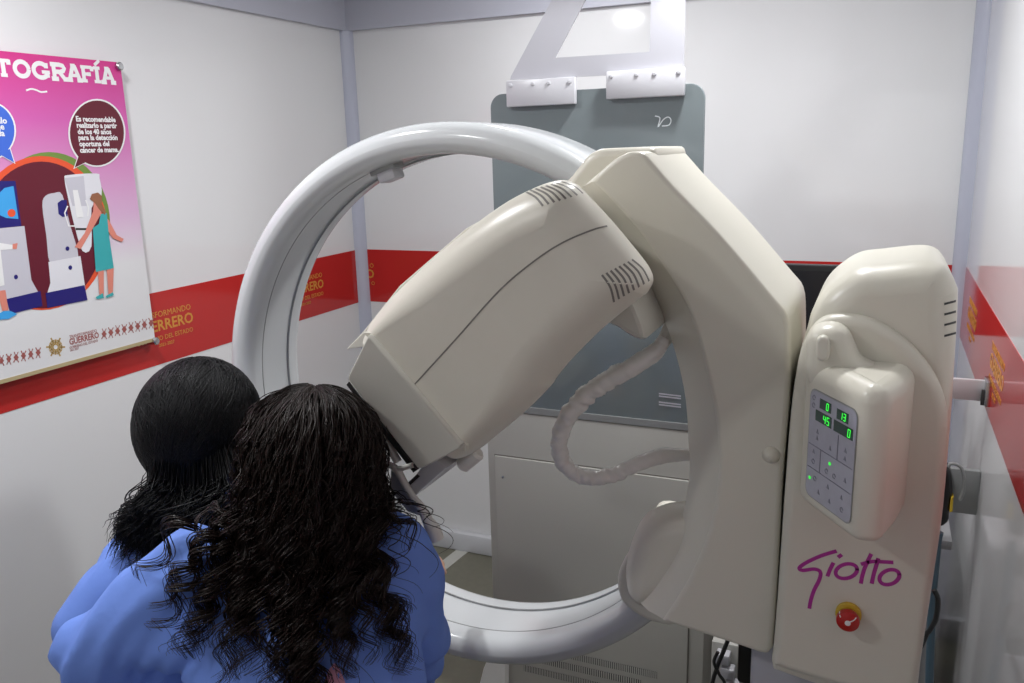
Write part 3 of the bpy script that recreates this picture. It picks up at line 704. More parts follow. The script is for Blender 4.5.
# collimator slab
co = XZ([(367.5, 336), (371, 338), (460, 445), (459, 449), (421, 469), (417, 468), (347.5, 380), (348, 376)], YT-.012)
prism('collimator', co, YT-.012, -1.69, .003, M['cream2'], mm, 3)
co2 = XZ([(362, 333), (372, 333), (466, 446), (464, 453), (458, 450), (366, 339)], YT-.002)
prism('collimator_lip', co2, YT+.002, -1.68, .0015, M['cream'], mm, 2)
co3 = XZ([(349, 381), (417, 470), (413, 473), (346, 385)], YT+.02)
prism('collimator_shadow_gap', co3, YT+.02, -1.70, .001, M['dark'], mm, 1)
kb = onY(470, 459, YT+.06)
kd = (onY(482, 449, YT+.06)-onY(459, 468, YT+.06)); kd /= np.linalg.norm(kd)
cyl('knob', kb-kd*.022, kb+kd*.022, .013, M['offwhite'], mm, 20, .004)
# bracket below the collimator (towards the compression paddle)
bo = XZ([(424, 464), (434, 457), (447, 468), (413, 498), (402, 492)], YT+.03)
prism('paddle_bracket', bo, YT+.03, -1.74, .003, M['ringb'], mm, 2)
bo = XZ([(404, 486), (416, 475), (419, 477), (406, 489)], YT+.026)
prism('bracket_slot', bo, YT+.026, YT+.05, .001, M['dark'], mm, 1)
# compression paddle frame: white forked arm and clear plate
def rod(name, pts, Y, rad, m, parent, smooth=6): return tube(name, [onY(x, y, Y) for x, y in pts], rad, m, parent, 12, smooth)
rod('paddle_frame', [(388, 464), (397, 470), (405, 484), (413, 497), (421, 507), (427, 519), (433, 530), (437, 540)], YT+.02, [.0045, .0065, .006, .006, .007, .009, .013, .012], M['offwhite'], mm)
rod('paddle_fork', [(396, 470), (403, 468), (413, 465)], YT+.02, [.006, .0045, .0045], M['offwhite'], mm)
po = XZ([(391, 470), (400, 476), (419, 506), (421, 516), (408, 512), (390, 490)], YT+.03)
prism('paddle_plate', po, YT+.03, YT+.036, .0005, M['plate'], mm, 1)
rod('paddle_rail', [(366, 418), (384, 439), (398, 462)], YT+.03, .007, M['offwhite'], mm, 3)
rod('paddle_rail', [(380, 412), (396, 440), (410, 462)], YT+.08, .006, M['ringb'], mm, 3)
# detector / bucky hidden behind the heads, on the far end of the beam
dt = XZ([(250, 470), (330, 560), (322, 572), (300, 586), (226, 498), (236, 482)], -1.72)
prism('detector_tray', dt, -1.74, -1.60, .006, M['cream'], mm, 3)
ds = XZ([(236, 500), (262, 520), (262, 560), (300, 590), (270, 610), (225, 560)], -1.55)
prism('detector_support', ds, -1.62, -1.50, .006, M['cream'], mm, 2)
# --- hose in a wrinkled plastic sleeve
hp = [(664, 338, -1.63), (657, 350, -1.64), (640, 362, -1.66), (612, 378, -1.67), (588, 394, -1.68), (570, 414, -1.69), (560, 436, -1.69), (561, 458, -1.69), (574, 473, -1.68), (592, 478, -1.67), (615, 474, -1.65), (640, 463, -1.63), (662, 456, -1.60), (690, 455, -1.57)]
P3 = catmull([onY(x, y, Y) for x, y, Y in hp], 16, False)
n = len(P3); rad = np.interp(np.linspace(0, 1, n), [0, .1, .3, .45, .6, .75, .86, .92, 1], [.010, .0155, .0165, .015, .0135, .0135, .013, .0145, .010])
rng = np.random.RandomState(3); T = np.gradient(P3, axis=0); T /= np.linalg.norm(T, axis=1)[:, None]; L = []
sides = 18; thh = np.linspace(0, 2*np.pi, sides, endpoint=False); aa = np.cross(T[0], [0, 0, 1.0]); aa /= np.linalg.norm(aa)
for i in range(n):
    aa = aa-T[i]*np.dot(aa, T[i]); aa /= np.linalg.norm(aa); bb = np.cross(T[i], aa)
    amp = .15 if i > .16*n else .05
    if .80*n < i: amp = .06
    rw = np.array([1+amp*noise.noise(Vector((i*.30+1.2*math.sin(t), 1.6*math.cos(t), 1.3)))*1.5+amp*.55*noise.noise(Vector((i*.9+2.4*math.sin(t+1), 2*math.cos(t), 7.3)))+amp*.25*math.sin(i*.9+2.2*math.sin(t+1)+3*noise.noise(Vector((i*.1, 0, 0)))) for t in thh])
    L.append(P3[i]+(rad[i]*rw)[:, None]*(np.outer(np.cos(thh), aa)+np.outer(np.sin(thh), bb)))
loops('sleeved_hose', L, M['sleeve'], mm, sharp=80)
tube('hose_collar', [onY(x, y, -1.62) for x, y in ((661, 345), (668, 334), (672, 322))], [.012, .013, .013], M['cream2'], mm, 14, 4)
# --- column
YC, YCB = -1.72, -1.49
colo = [(771.5, 662), (776, 600), (783, 500), (790, 410), (797, 362), (806, 330), (814, 306), (827, 281), (844, 263), (862, 253.5), (885, 250.5), (918, 252), (937, 258.5), (949, 270), (958, 288), (959.5, 300), (957, 350), (953, 405), (944, 511), (934, 582), (922, 660), (917, 696), (905, 697), (840, 688), (778, 668)]
cto = catmull([tuple(onY(x, y, YC+.02+.18*min(1, max(0, (330-y)/65))*min(1, max(0, (957-x)/60)))[[0, 2]]) for x, y in colo], 4); P_ = ccw(cto)
zrel = np.clip((P_[:, 1]-1.33)/.12, 0, 1); bev = .012+.028*zrel
column = prism('column', P_, YC, YCB, bev, M['cream'], mm, 7, depth=.05, sharp=50)
YQ = -1.742
fco = [(771.5, 661), (774, 640), (778, 590), (784, 500), (791, 410), (796, 375), (801, 350), (811, 330), (826, 317.5), (850, 315), (875, 321), (901, 336), (923, 358), (938, 381), (947, 408), (948, 440), (943, 511), (933, 582), (923, 648), (916, 692), (910, 696), (840, 685), (782, 668), (774, 665)]
fcv = catmull(XZ(fco, YQ+.008), 4); cover = prism('column_cover', fcv, YQ, YC+.03, .015, M['cream'], mm, 5, sharp=50)
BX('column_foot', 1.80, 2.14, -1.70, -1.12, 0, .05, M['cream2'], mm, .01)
BX('column_post', 1.86, 2.09, -1.66, -1.50, .03, 1.0, M['bracket'], mm, .01)
ct = bvh(column); qt = bvh(cover)
for y in (303, 313.5, 324, 335):
    stroke('vent_slot', ct, [(944, y+1), (950, y-.5), (955.5, y-2)], .0030, M['dark'], column, .0006, 3)
# logo lettering, traced strokes
def lg(pts): return [(790+x*.1611, 540+y*.1611) for x, y in pts]
LG = [[(290, 68), (200, 95), (110, 135), (58, 172), (80, 188), (150, 180), (188, 198), (182, 245), (150, 310), (130, 370), (120, 425)],
      [(270, 140), (250, 180), (232, 225)], [(322, 90), (298, 107)],
      [(505, 85), (485, 125), (465, 170), (448, 225), (440, 270)], [(548, 112), (535, 160), (520, 210), (507, 270)],
      [(440, 150), (510, 133), (580, 135), (642, 139)]]
def oval(cx, cy, rx, ry, rot): return ell(cx, cy, rx, ry, 26, rot)
for s in LG: stroke('logo_stroke', qt, catmull(lg(s), 5, False), .0056, M['magenta'], cover, .0006)
for c_ in ((350, 193, 68, 44, -.25), (617, 230, 64, 44, -.35)):
    pts = lg(oval(*c_)); stroke('logo_stroke', qt, pts+pts[:2], .0056, M['magenta'], cover, .0006)
# emergency stop
es = onY(848.5, 613, YQ); eb = empty('emergency_stop', (0, 0, 0)); bpy.data.objects.remove(eb)
eo = lathe_y('emergency_stop', es[0], es[2], [(.009, YQ+.002), (.009, YQ-.012), (.0150, YQ-.014), (.0168, YQ-.020), (.0160, YQ-.026), (.011, YQ-.029), (.003, YQ-.030)], M['estop'], mm, 28)
lathe_y('yellow_collar', es[0], es[2], [(.0185, YQ+.001), (.0185, YQ-.005), (.016, YQ-.007), (.008, YQ-.007)], M['yellow'], eo, 28)
lathe_y('centre_dot', es[0], es[2], [(.0042, YQ-.029), (.0042, YQ-.0306), (.002, YQ-.0308)], M['pwhite'], eo, 14)
et = bvh(eo)
for k in range(3):
    a0 = math.radians(30+120*k); pts = [(848.5+9*math.cos(a0+t), 613+9*math.sin(a0+t)) for t in np.linspace(0, 1.2, 6)]
    stroke('arrow', et, pts, .0016, M['pwhite'], eo, .0004)
# --- control box : ear bump, wedge with keypad on its left-hand face
ear = catmull(XZ([(805, 356), (806, 342), (812, 332), (823, 327), (837, 327), (848, 334), (854, 347), (862, 361), (880, 370), (895, 380), (860, 400), (820, 395), (806, 380)], -1.775), 4)
cb = empty('control_box', (2.0, -1.75, 1.2)); cb.parent = mm; cb.matrix_parent_inverse = Matrix.Translation(-Vector(mm.location))
earo = prism('knob_housing', ear, -1.785, -1.73, .022, M['cream'], cb, 5, depth=.024)
ov = catmull(XZ([(816, 345), (817, 339), (822, 336), (828, 338), (830, 345), (830, 352), (828, 359), (822, 361), (817, 358), (816, 352)], -1.79), 3)
prism('oval_button', ov, -1.795, -1.78, .004, M['cream'], cb, 3)
E0 = onY(858, 412, -1.872); dirp = np.array([-.561, .828, 0]); dirp /= np.linalg.norm(dirp)
# nearest ridge line through E0, panel runs back-left along dirp
def solve_len(px, py_):
    best = min(np.linspace(.02, .2, 361), key=lambda s: abs((lambda P: 512+F_PX*np.dot(P-CAM, R_)/np.dot(P-CAM, W_)-px)(E0+dirp*s)))
    return best
plen = solve_len(812, 390)
zP1 = E0[2]+.006; zP0 = onY(849, 531, E0[1]-.02)[2]
Nn = np.array([-dirp[1], dirp[0], 0]); Nn = Nn if Nn[1] < 0 else -Nn        # outward normal of the keypad face
ridge = E0-dirp*.012
left = E0+dirp*(plen+.016)
rb = onY(909, 470, -1.745)[0]
sec = [left[:2]+np.array([-.004, .05]), left[:2], ridge[:2], ridge[:2]+np.array([.030, .004]), np.array([rb-.014, -1.81]), np.array([rb, -1.735]), np.array([rb-.02, -1.70]), left[:2]+np.array([.03, .07])]
def round_poly(P, r, n=5):
    P = np.array(P, float); out = []
    for i in range(len(P)):
        a, b, c = P[i-1], P[i], P[(i+1) % len(P)]; d1 = (a-b)/np.linalg.norm(a-b); d2 = (c-b)/np.linalg.norm(c-b)
        rr_ = min(r, .45*np.linalg.norm(a-b), .45*np.linalg.norm(c-b)); p, q = b+d1*rr_, b+d2*rr_
        for t in np.linspace(0, 1, n): out.append((1-t)**2*p+2*t*(1-t)*b+t*t*q)
    return np.array(out)
sp_ = ccw(round_poly(sec, .016)); L = []
zt_, zb2 = zP1+.030, zP0-.020
for k in range(7):
    a = math.pi/2*k/6; q = inset(sp_, .024*(1-math.sin(a))); L.append(np.stack([q[:, 0], q[:, 1], np.full(len(q), zt_-.024*(1-math.cos(a)))], 1))
for k in range(5):
    a = math.pi/2*k/4; q = inset(sp_, .012*(1-math.cos(a))); L.append(np.stack([q[:, 0], q[:, 1], np.full(len(q), zb2+.012*(1-math.sin(a)))], 1))
wedge = loops('box_body', L, M['cream'], cb, sharp=50)
# keypad film on the face, local coords (u 0..plen from ridge going back-left reversed so that u=0 is far left)
zbot = zP0
far = E0+dirp*plen
def kp(u, w): P = far+(-dirp)*u; return np.array([P[0], P[1], w])
off = Nn*.0008
pw, ph = plen, zP1-.006-zbot
def kp3(k): return lambda a, b: tuple(kp(a, zbot+b)+Nn*(.0006+.0005*k))
oo = []
for cx_, cz_, a0 in ((pw-.012, ph-.012, 0), (.012, ph-.012, 90), (.012, .012, 180), (pw-.012, .012, 270)):
    for a in np.linspace(a0, a0+90, 6): oo.append((cx_+.012*math.cos(math.radians(a)), cz_+.012*math.sin(math.radians(a))))
Flat().poly([(pw/2+(x-pw/2)*1.03, ph/2+(z-ph/2)*1.025) for x, z in oo]).build('keypad_border', kp3(-.5), .0005, M['grey'], cb, Nn)
Flat().poly(oo).build('keypad', kp3(0), .0005, M['panel'], cb, Nn)
SEG = {'0': 'abcdef', '1': 'bc', '3': 'abcdg', '4': 'bcfg', '5': 'acdfg'}
def digit(fl, ch, u, w, dw, dh):
    pts = {'a': ((0, 1), (1, 1)), 'b': ((1, 1), (1, .5)), 'c': ((1, .5), (1, 0)), 'd': ((0, 0), (1, 0)), 'e': ((0, 0), (0, .5)), 'f': ((0, .5), (0, 1)), 'g': ((0, .5), (1, .5))}
    for s in SEG[ch]:
        (a, b), (c, d) = pts[s]; fl.rib([(u+a*dw+b*dh*.08, w+b*dh), (u+c*dw+d*dh*.08, w+d*dh)], .0013)
for (u0, u1, w0, w1, s) in ((.22, .47, .865, .955, '0'), (.60, .84, .855, .945, '13'), (.14, .50, .735, .835, '45'), (.55, .95, .735, .835, '0')):
    a0, a1, b0, b1 = u0*pw, u1*pw, w0*ph, w1*ph
    Flat().poly([(a0, b0), (a1, b0), (a1, b1), (a0, b1)]).build('led_window', kp3(1), .0005, M['ledbg'], cb, Nn)
    fl = Flat(); dh = (b1-b0)*.66; dw = dh*.46
    for k, ch in enumerate(reversed(s)): digit(fl, ch, a1-.006-dw-k*(dw*1.75), b0+(b1-b0)*.17, dw, dh)
    fl.build('led_digits', kp3(2), .0005, M['led'], cb, Nn)
fl = Flat(); rk = random.Random(4)
for w in (.49, .27): fl.rib([(.02*pw, w*ph), (.98*pw, w*ph)], .0012)
fl.rib([(.66*pw, .49*ph), (.66*pw, .72*ph)], .0012); fl.rib([(.30*pw, .27*ph), (.30*pw, .49*ph)], .0012)
fl.build('keypad_rules', kp3(1), .0004, M['ink'], cb, Nn)
for (u, w) in [(.2, .64), (.2, .58), (.5, .56), (.82, .62), (.82, .55), (.14, .44), (.14, .34), (.45, .33), (.62, .33), (.85, .36), (.2, .19), (.5, .20), (.8, .19), (.3, .09), (.55, .08), (.82, .08), (.08, .93), (.08, .86)]:
    c = (u*pw, w*ph); s = .0032; fl = Flat()
    if rk.random() < .5: fl.poly([(c[0]-s, c[1]-s), (c[0]+s, c[1]-s), (c[0], c[1]+s)])
    else: fl.rib([(c[0]+s*math.cos(t), c[1]+s*math.sin(t)) for t in np.linspace(0, 5.5, 12)], .0014)
    fl.build('keypad_symbol', kp3(1), .0004, M['ink'], cb, Nn)
for (u, w) in ((.52, .42), (.09, .17)):
    Flat().poly(ell(u*pw, w*ph, .0024, .0024, 12)).build('led_lamp', kp3(2), .0006, M['led'], cb, Nn)

# ================================================================== THINGS UNDER AND BESIDE THE COLUMN
cbx = empty('connector_box', (1.70, -1.15, 0), 'grey connector box with plugs low beside the cabinet', 'connector box')
g = onY(726, 655, -1.15)
BX('housing', g[0]-.035, g[0]+.05, -1.15, -1.02, 0, g[2]+.03, M['cab'], cbx, .004)
for k in range(3):
    BX('plug', g[0]-.02+.012*k, g[0]+.012+.012*k, -1.18, -1.15, g[2]-.01-.035*k, g[2]+.016-.035*k, M['plate'], cbx, .003)
def cord(name, pts, r_, m, label, cat='cable', group=None):
    return tag(tube(name, pts, r_, m, None, 8, 8), label, cat, group)
cord('cable', [onY(x, y, -1.20) for x, y in ((728, 640), (722, 655), (717, 668), (712, 690), (715, 740))]+[(1.60, -1.22, .006), (1.64, -1.30, .006)], .005, M['cable'], 'thin black cable hanging under the arm cover, left of the connector box')
cord('cable', [onY(x, y, -1.22) for x, y in ((718, 652), (714, 662), (719, 674), (726, 690), (724, 740))]+[(1.66, -1.24, .006), (1.70, -1.32, .006)], .004, M['cable'], 'thin black cable looping in front of the connector box')
g0, g1 = onY(738, 640, -1.34), onY(775, 700, -1.34)
BX('motor_body', g0[0], 1.855, -1.34, -1.16, g1[2]+.02, g0[2]+.06, M['black'], mm, .008)
BX('motor_stand', g0[0]+.01, 1.845, -1.32, -1.18, 0, g1[2]+.03, M['grey'], mm, .004)
# handheld controller hung on the wall corner to the right of the column
hx = onX(942, 490, ROOM_W) if False else None
yd = -.90; g = onY(942, 492, yd)
hd = empty('hand_switch', (g[0], yd, g[2]), 'black hand switch with yellow mark hanging beside the column', 'hand switch')
gx = min(g[0], ROOM_W-.06)
BX('holder', gx-.05, ROOM_W-.001, yd+.03, yd+.045, g[2]-.06, g[2]+.05, M['grey'], hd, .002)
prism('handle', catmull(XZ([(946, 466), (951, 472), (952, 490), (949, 505), (947, 520), (934, 523), (936, 495), (938, 470)], yd), 3), yd-.02, yd+.03, .008, M['black'], hd, 3)
prism('yellow_mark', XZ([(951, 497), (953.5, 496), (952.5, 511), (949.5, 512)], yd-.02), yd-.024, yd-.0, .001, M['yellow'], hd, 1)
tube('cord_loop', [onY(x, y, yd) for x, y in ((948, 472), (950, 464), (958, 465), (963, 472), (964, 488), (960, 500))], .004, M['grey'], hd, 8, 8)
cord('blue_hose', [onY(x, y, -.88) for x, y in ((939, 532), (937, 545), (935, 565), (932, 600), (930, 660))]+[(2.215, -.90, .02), (2.16, -.94, .012)], .010, M['bluehose'], 'dull blue hose running down right behind the column', 'hose')
cord('cable', [onY(x, y, -.95) for x, y in ((934, 590), (938, 600), (936, 618), (930, 630), (924, 640))]+[(2.15, -.98, .4), (2.16, -.96, .008), (2.10, -.90, .006)], .006, M['cable'], 'black cable bunched low at the right edge of the column')
# wall rail
yr = onX(990, 392, ROOM_W)[1]
rl = empty('wall_rail', (ROOM_W-.1, yr, 1.1), 'flat pale rail with a steel bracket on the right wall beside the column', 'rail')
zr1 = onY(988, 381, yr)[2]; zr0 = onY(988, 402, yr)[2]
BX('rail', 2.07, ROOM_W-.004, yr, yr+.012, zr0, zr1, M['plate'], rl, .002)
BX('bracket', ROOM_W-.012, ROOM_W, yr-.03, yr+.03, zr0-.004, zr1+.004, M['steel'], rl, .002)
BX('hook', ROOM_W-.018, ROOM_W-.010, yr-.012, yr-.004, zr0-.006, zr0+.030, M['dark'], rl, .001)
BX('rail_end', 2.05, 2.075, yr, -.001, zr0, zr1, M['plate'], rl, .002)
#PEOPLE
# ================================================================== PEOPLE
def u_(v): v = np.array(v, float); return v/np.linalg.norm(v)
class Blob:
    """overlapping closed shapes fused into one continuous surface by a voxel remesh"""
    def __init__(s): s.v = []; s.f = []
    def loft(s, L):
        n = len(L[0]); k = len(s.v)
        for q in L: s.v += [tuple(p) for p in q]
        for a in range(len(L)-1):
            for i in range(n): j = (i+1) % n; s.f.append((k+a*n+i, k+a*n+j, k+(a+1)*n+j, k+(a+1)*n+i))
        s.f.append(tuple(k+i for i in range(n))[::-1]); s.f.append(tuple(k+(len(L)-1)*n+i for i in range(n)))
    def ell(s, c, ax, r, n=20, m=12):
        L = []; th = np.linspace(0, 2*np.pi, n, endpoint=False)
        for t in np.linspace(.06, np.pi-.06, m):
            L.append(np.array(c)+np.outer(np.cos(th)*math.sin(t)*r[0], ax[0])+np.outer(np.sin(th)*math.sin(t)*r[1], ax[1])-math.cos(t)*r[2]*np.array(ax[2]))
        s.loft(L)
    def cap(s, a, b, ra, rb, n=14):
        a = np.array(a, float); b = np.array(b, float); T = u_(b-a); up = np.array([0, 0, 1.0]) if abs(T[2]) < .9 else np.array([1.0, 0, 0])
        p = u_(np.cross(T, up)); q = np.cross(T, p); th = np.linspace(0, 2*np.pi, n, endpoint=False); d = np.outer(np.cos(th), p)+np.outer(np.sin(th), q); L = []
        for t in np.radians([-85, -60, -30]): L.append(a+T*ra*math.sin(t)+d*ra*math.cos(t))
        for t in np.linspace(0, 1, 4): L.append(a+(b-a)*t+d*(ra+(rb-ra)*t))
        for t in np.radians([30, 60, 85]): L.append(b+T*rb*math.sin(t)+d*rb*math.cos(t))
        s.loft(L)
    def chain(s, P, R):
        for i in range(len(P)-1): s.cap(P[i], P[i+1], R[i], R[i+1])
    def remesh(s, name, vox, it, material, parent, warp=None):
        me = bpy.data.meshes.new(name); me.from_pydata([tuple(map(float, p)) for p in s.v], [], s.f)
        bm = bmesh.new(); bm.from_mesh(me); bmesh.ops.recalc_face_normals(bm, faces=bm.faces); bm.to_mesh(me); bm.free()
        o = bpy.data.objects.new(name, me); COL.objects.link(o)
        r = o.modifiers.new('r', 'REMESH'); r.mode = 'VOXEL'; r.voxel_size = vox
        if it: m = o.modifiers.new('s', 'SMOOTH'); m.factor = .5; m.iterations = it
        m2 = bpy.data.meshes.new_from_object(o.evaluated_get(bpy.context.evaluated_depsgraph_get())); bpy.data.objects.remove(o)
        if warp is not None:
            n = len(m2.vertices); co = np.empty(n*3); m2.vertices.foreach_get('co', co); no = np.empty(n*3); m2.vertices.foreach_get('normal', no)
            co = warp(co.reshape(-1, 3), no.reshape(-1, 3)); m2.vertices.foreach_set('co', co.reshape(-1))
        m2.polygons.foreach_set('use_smooth', [True]*len(m2.polygons)); m2.update()
        return link(name, m2, material, parent)
def hand(B, wrist, d, palm, thumb):
    d = u_(d); palm = u_(palm); side = u_(thumb); c = np.array(wrist)
    B.cap(c, c+d*.075, .024, .030); B.cap(c+side*.012, c+side*.018+d*.07, .018, .018); B.cap(c-side*.012, c-side*.018+d*.065, .018, .018)
    for k, (o, l) in enumerate(((.027, .070), (.010, .080), (-.008, .074), (-.025, .058))):
        b = c+side*o+d*.082; m_ = b+d*l*.45+palm*.008; e_ = b+d*l*.85+palm*.030
        B.chain([b-d*.02, b, m_, e_], [.0095, .0092, .0085, .0072])
    b = c+side*.024+d*.02; B.chain([b, b+side*.022+d*.022, b+side*.030+d*.052+palm*.008], [.0115, .0105, .0088])
def strands(name, S_, rad, material, parent, extra=None):
    """S_: n x m x 3 polylines -> thin three-sided tubes, all one mesh"""
    S_ = np.asarray(S_); n, m, _ = S_.shape; T = np.gradient(S_, axis=1); T /= np.linalg.norm(T, axis=2)[..., None]+1e-9
    ref = np.array([.31, .52, .79]); A = np.cross(T, ref); A /= np.linalg.norm(A, axis=2)[..., None]+1e-9; B = np.cross(T, A)
    tp = np.concatenate([np.linspace(.8, 1, m//3), np.ones(m-m//3-m//4), np.linspace(1, .25, m//4)])*rad
    V = np.stack([S_+tp[None, :, None]*(A*math.cos(a)+B*math.sin(a)) for a in (0, 2.0944, 4.1888)], 2)
    idx = np.arange(n*m*3).reshape(n, m, 3); q = []
    for k in range(3):
        k2 = (k+1) % 3; q.append(np.stack([idx[:, :-1, k], idx[:, :-1, k2], idx[:, 1:, k2], idx[:, 1:, k]], -1).reshape(-1, 4))
    F_ = np.concatenate(q); V = V.reshape(-1, 3)
    if extra is not None:
        ev = np.array(extra.v); k = len(V); V = np.concatenate([V, ev])
    me = bpy.data.meshes.new(name); loopsv = F_.reshape(-1); tot = [4]*len(F_)
    if extra is not None:
        for f in extra.f: loopsv = np.concatenate([loopsv, np.array(f)+k]) if False else loopsv
        ex = [np.array(f)+k for f in extra.f]; loopsv = np.concatenate([loopsv]+ex); tot += [len(f) for f in extra.f]
    tot = np.array(tot, dtype=np.int32); st = np.concatenate([[0], np.cumsum(tot)[:-1]]).astype(np.int32)
    me.vertices.add(len(V)); me.vertices.foreach_set('co', V.reshape(-1).astype(np.float32))
    me.loops.add(len(loopsv)); me.loops.foreach_set('vertex_index', loopsv.astype(np.int32))
    me.polygons.add(len(tot)); me.polygons.foreach_set('loop_start', st)
    me.polygons.foreach_set('use_smooth', np.ones(len(tot), dtype=bool)); me.update(calc_edges=True); me.validate()
    return link(name, me, material, parent)
def head_shapes(B, hc, f, r, up, sc=1.0):
    """skull, jaw, nose, ears, lips, neck start; f facing, r person's right"""
    B.ell(hc, (r, f, up), (.073*sc, .092*sc, .098*sc))
    B.ell(hc+f*.022-up*.062, (r, f, up), (.055*sc, .062*sc, .060*sc))
    B.cap(hc+f*.088+up*.004, hc+f*.104-up*.026, .007, .011, 10)
    for s in (-1, 1): B.ell(hc+r*s*.074-up*.012-f*.004, (f, r, up), (.017, .007, .029), 12, 8)
    B.ell(hc+f*.083-up*.058, (r, f, up), (.022, .010, .006), 12, 8); B.ell(hc+f*.081-up*.070, (r, f, up), (.019, .010, .007), 12, 8)
    for s in (-1, 1): B.cap(hc+f*.080+r*s*.018+up*.024, hc+f*.070+r*s*.044+up*.024, .008, .007, 10)
def face_parts(hc, f, r, up, parent, hm):
    for s in (-1, 1):
        B = Blob(); B.ell(hc+f*.079+r*s*.031+up*.008, (r, f, up), (.0125, .010, .008), 14, 9); mesh('eye', B.v, B.f, M['pwhite'], parent)
        tube('eyebrow', [hc+f*.088+r*s*.016+up*.026, hc+f*.087+r*s*.032+up*.031, hc+f*.078+r*s*.048+up*.026], [.002, .003, .0015], hm, parent, 6, 4)
def folds(axis_fn, amp):
    def w(co, no):
        out = co.copy()
        for i in range(len(co)):
            p = co[i]; a = axis_fn(p)
            v1 = noise.noise(Vector(a)*1.0); v2 = noise.noise(Vector((a[0]*2.3+5, a[1]*2.3, a[2]*2.3)))
            out[i] = p+no[i]*(amp*((1-abs(v1)*2.2)*.7+.35*v2))
        return out
    return w
def person(name, label, f, head, neck, pelvis, arms, rings, hemz, seed, head_up=(0, 0, 1), foot_off=0.0):
    f = u_(f); r = u_(np.cross(f, [0, 0, 1.0])); up = u_(head_up); hf = u_(f-up*np.dot(f, up)); hr = np.cross(hf, up)
    root = empty(name, (pelvis[0], pelvis[1], 0), label, 'person')
    B = Blob(); head_shapes(B, head, hf, hr, up)
    B.cap(neck-np.array([0, 0, .03]), head-up*.06-hf*.01, .056, .050)
    mid = (neck+pelvis)/2
    ax = (r, f, np.array([0, 0, 1.0]))
    B.cap(neck-np.array([0, 0, .09]), mid, .085, .095); B.cap(mid, pelvis, .095, .10)
    for sd, (sh, el, wr) in arms.items():
        B.chain([neck+(sh-neck)*.4-np.array([0, 0, .03]), sh, el, wr], [.05, .044, .035, .024])
        d = u_(wr-el); th_ = u_(np.cross(d, np.array([0, 0, 1.0]))*(1 if sd == 'L' else -1)+np.array([0, 0, .3])); hand(B, wr, d, np.cross(d, th_)*(1 if sd == 'L' else -1), th_)
    for s in (-1, 1):
        hip = pelvis+r*s*.085; kn = np.array([hip[0]+f[0]*.03, hip[1]+f[1]*.03, .43]); an = np.array([kn[0]-f[0]*.03, kn[1]-f[1]*.03, .085])
        B.chain([hip, kn, an], [.082, .056, .038]); B.cap(an, an-np.array([0, 0, .045]), .036, .034); B.cap(an-np.array([0, 0, .05])-f*.02, an-np.array([0, 0, .052])+f*.13, .032, .028)
    body = B.remesh('body', .0075, 3, M['skin'], root)
    for s in (-1, 1):
        an = pelvis+r*s*.085; an = np.array([an[0], an[1], 0.0]); L = []
        for z, g in ((0, .97), (.012, 1.0), (.05, .98), (.078, .80), (.088, .55)):
            L.append(np.array([an+f*(.052+.150*g*math.cos(t)*(1 if z < .06 else .8))+r*(.050*g*math.sin(t))+np.array([0, 0, z-(.02*max(0, math.cos(t)) if z > .04 else 0)]) for t in np.linspace(0, 2*np.pi, 24, endpoint=False)]))
        loops('shoe', L, M['shoe'], root, sharp=50)
    face_parts(head, hf, hr, up, root, M['hair'])
    # gown
    G = Blob(); th = np.linspace(0, 2*np.pi, 36, endpoint=False); L = []
    for c, w, d in rings: L.append(np.array(c)+np.outer(np.cos(th)*w, r)+np.outer(np.sin(th)*d, f))
    G.loft(L)
    for sd, (sh, el, wr) in arms.items():
        d = u_(wr-el); cuff = wr-d*.02
        G.chain([neck+(sh-neck)*.35-np.array([0, 0, .045]), sh, sh+(el-sh)*.5, el, el+(cuff-el)*.6, cuff], [.060, .060, .064, .058, .048, .036])
    for sd, k_ in (('L', -1), ('R', 1)):
        sh, el, wr = arms[sd]; G.cap(neck+(pelvis-neck)*.30+r*k_*.09, sh+(el-sh)*.72, .075, .052); G.cap(neck+(pelvis-neck)*.22+r*k_*.08, sh+(el-sh)*.35, .062, .062)
    sh = arms['L'][0]; el = arms['L'][1]; da = u_(el-sh)
    def ax_(p):   # folds run along the arms and hang down the back
        q = p-neck; a_ = np.dot(q, r); b_ = np.dot(q, da); z_ = q[2]
        if a_ < -.12: k = np.dot(q, np.cross(da, f)); return (k*24+seed+1.2*math.sin(b_*9), b_*3.2, np.dot(q, f)*10)
        return ((a_*.86+z_*.5)*19+seed, (z_*.86-a_*.5)*4.0, np.dot(q, f)*5+seed)
    gown = G.remesh('gown', .0085, 5, M['blue'], root, folds(ax_, .0105))
    return root, body, gown, f, r
Z_ = np.array([0, 0, 1.0])
# ---- front woman (long curly hair)
fF = u_((-.30, .954, 0)); rF = u_(np.cross(fF, Z_))
nF = onD(303, 550, 1.27); hF = onD(312, 462, 1.285); pF = np.array([1.335, -2.20, .80])
shR, elR = onD(392, 553, 1.28), onD(413, 628, 1.34); shL, elL = onD(202, 566, 1.255), onD(96, 652, 1.265)
wrR = elR+fF*.09-Z_*.17-rF*.03; wrL = elL+fF*.085+rF*.165-Z_*.07
def rgF(t, w, d): return (nF+(pF-nF)*t, w, d)
rings = [(nF+Z_*.028, .058, .052), (nF+Z_*.004, .085, .062), (nF-Z_*.03, .140, .080), (nF+(pF-nF)*.22, .165, .098), (nF+(pF-nF)*.5, .172, .108), (nF+(pF-nF)*.75, .172, .112), (pF, .188, .125), (pF-Z_*.2+rF*0, .205, .14), (np.array([pF[0], pF[1], .40]), .225, .165)]
pr_, bodyF, gownF, _, _ = person('person', 'woman in a blue gown with long curly dark hair, back to the camera', fF, hF, nF, pF, {'L': (shL, elL, wrL), 'R': (shR, elR, wrR)}, rings, .4, 3.1, head_up=(-.05, .25, 1))
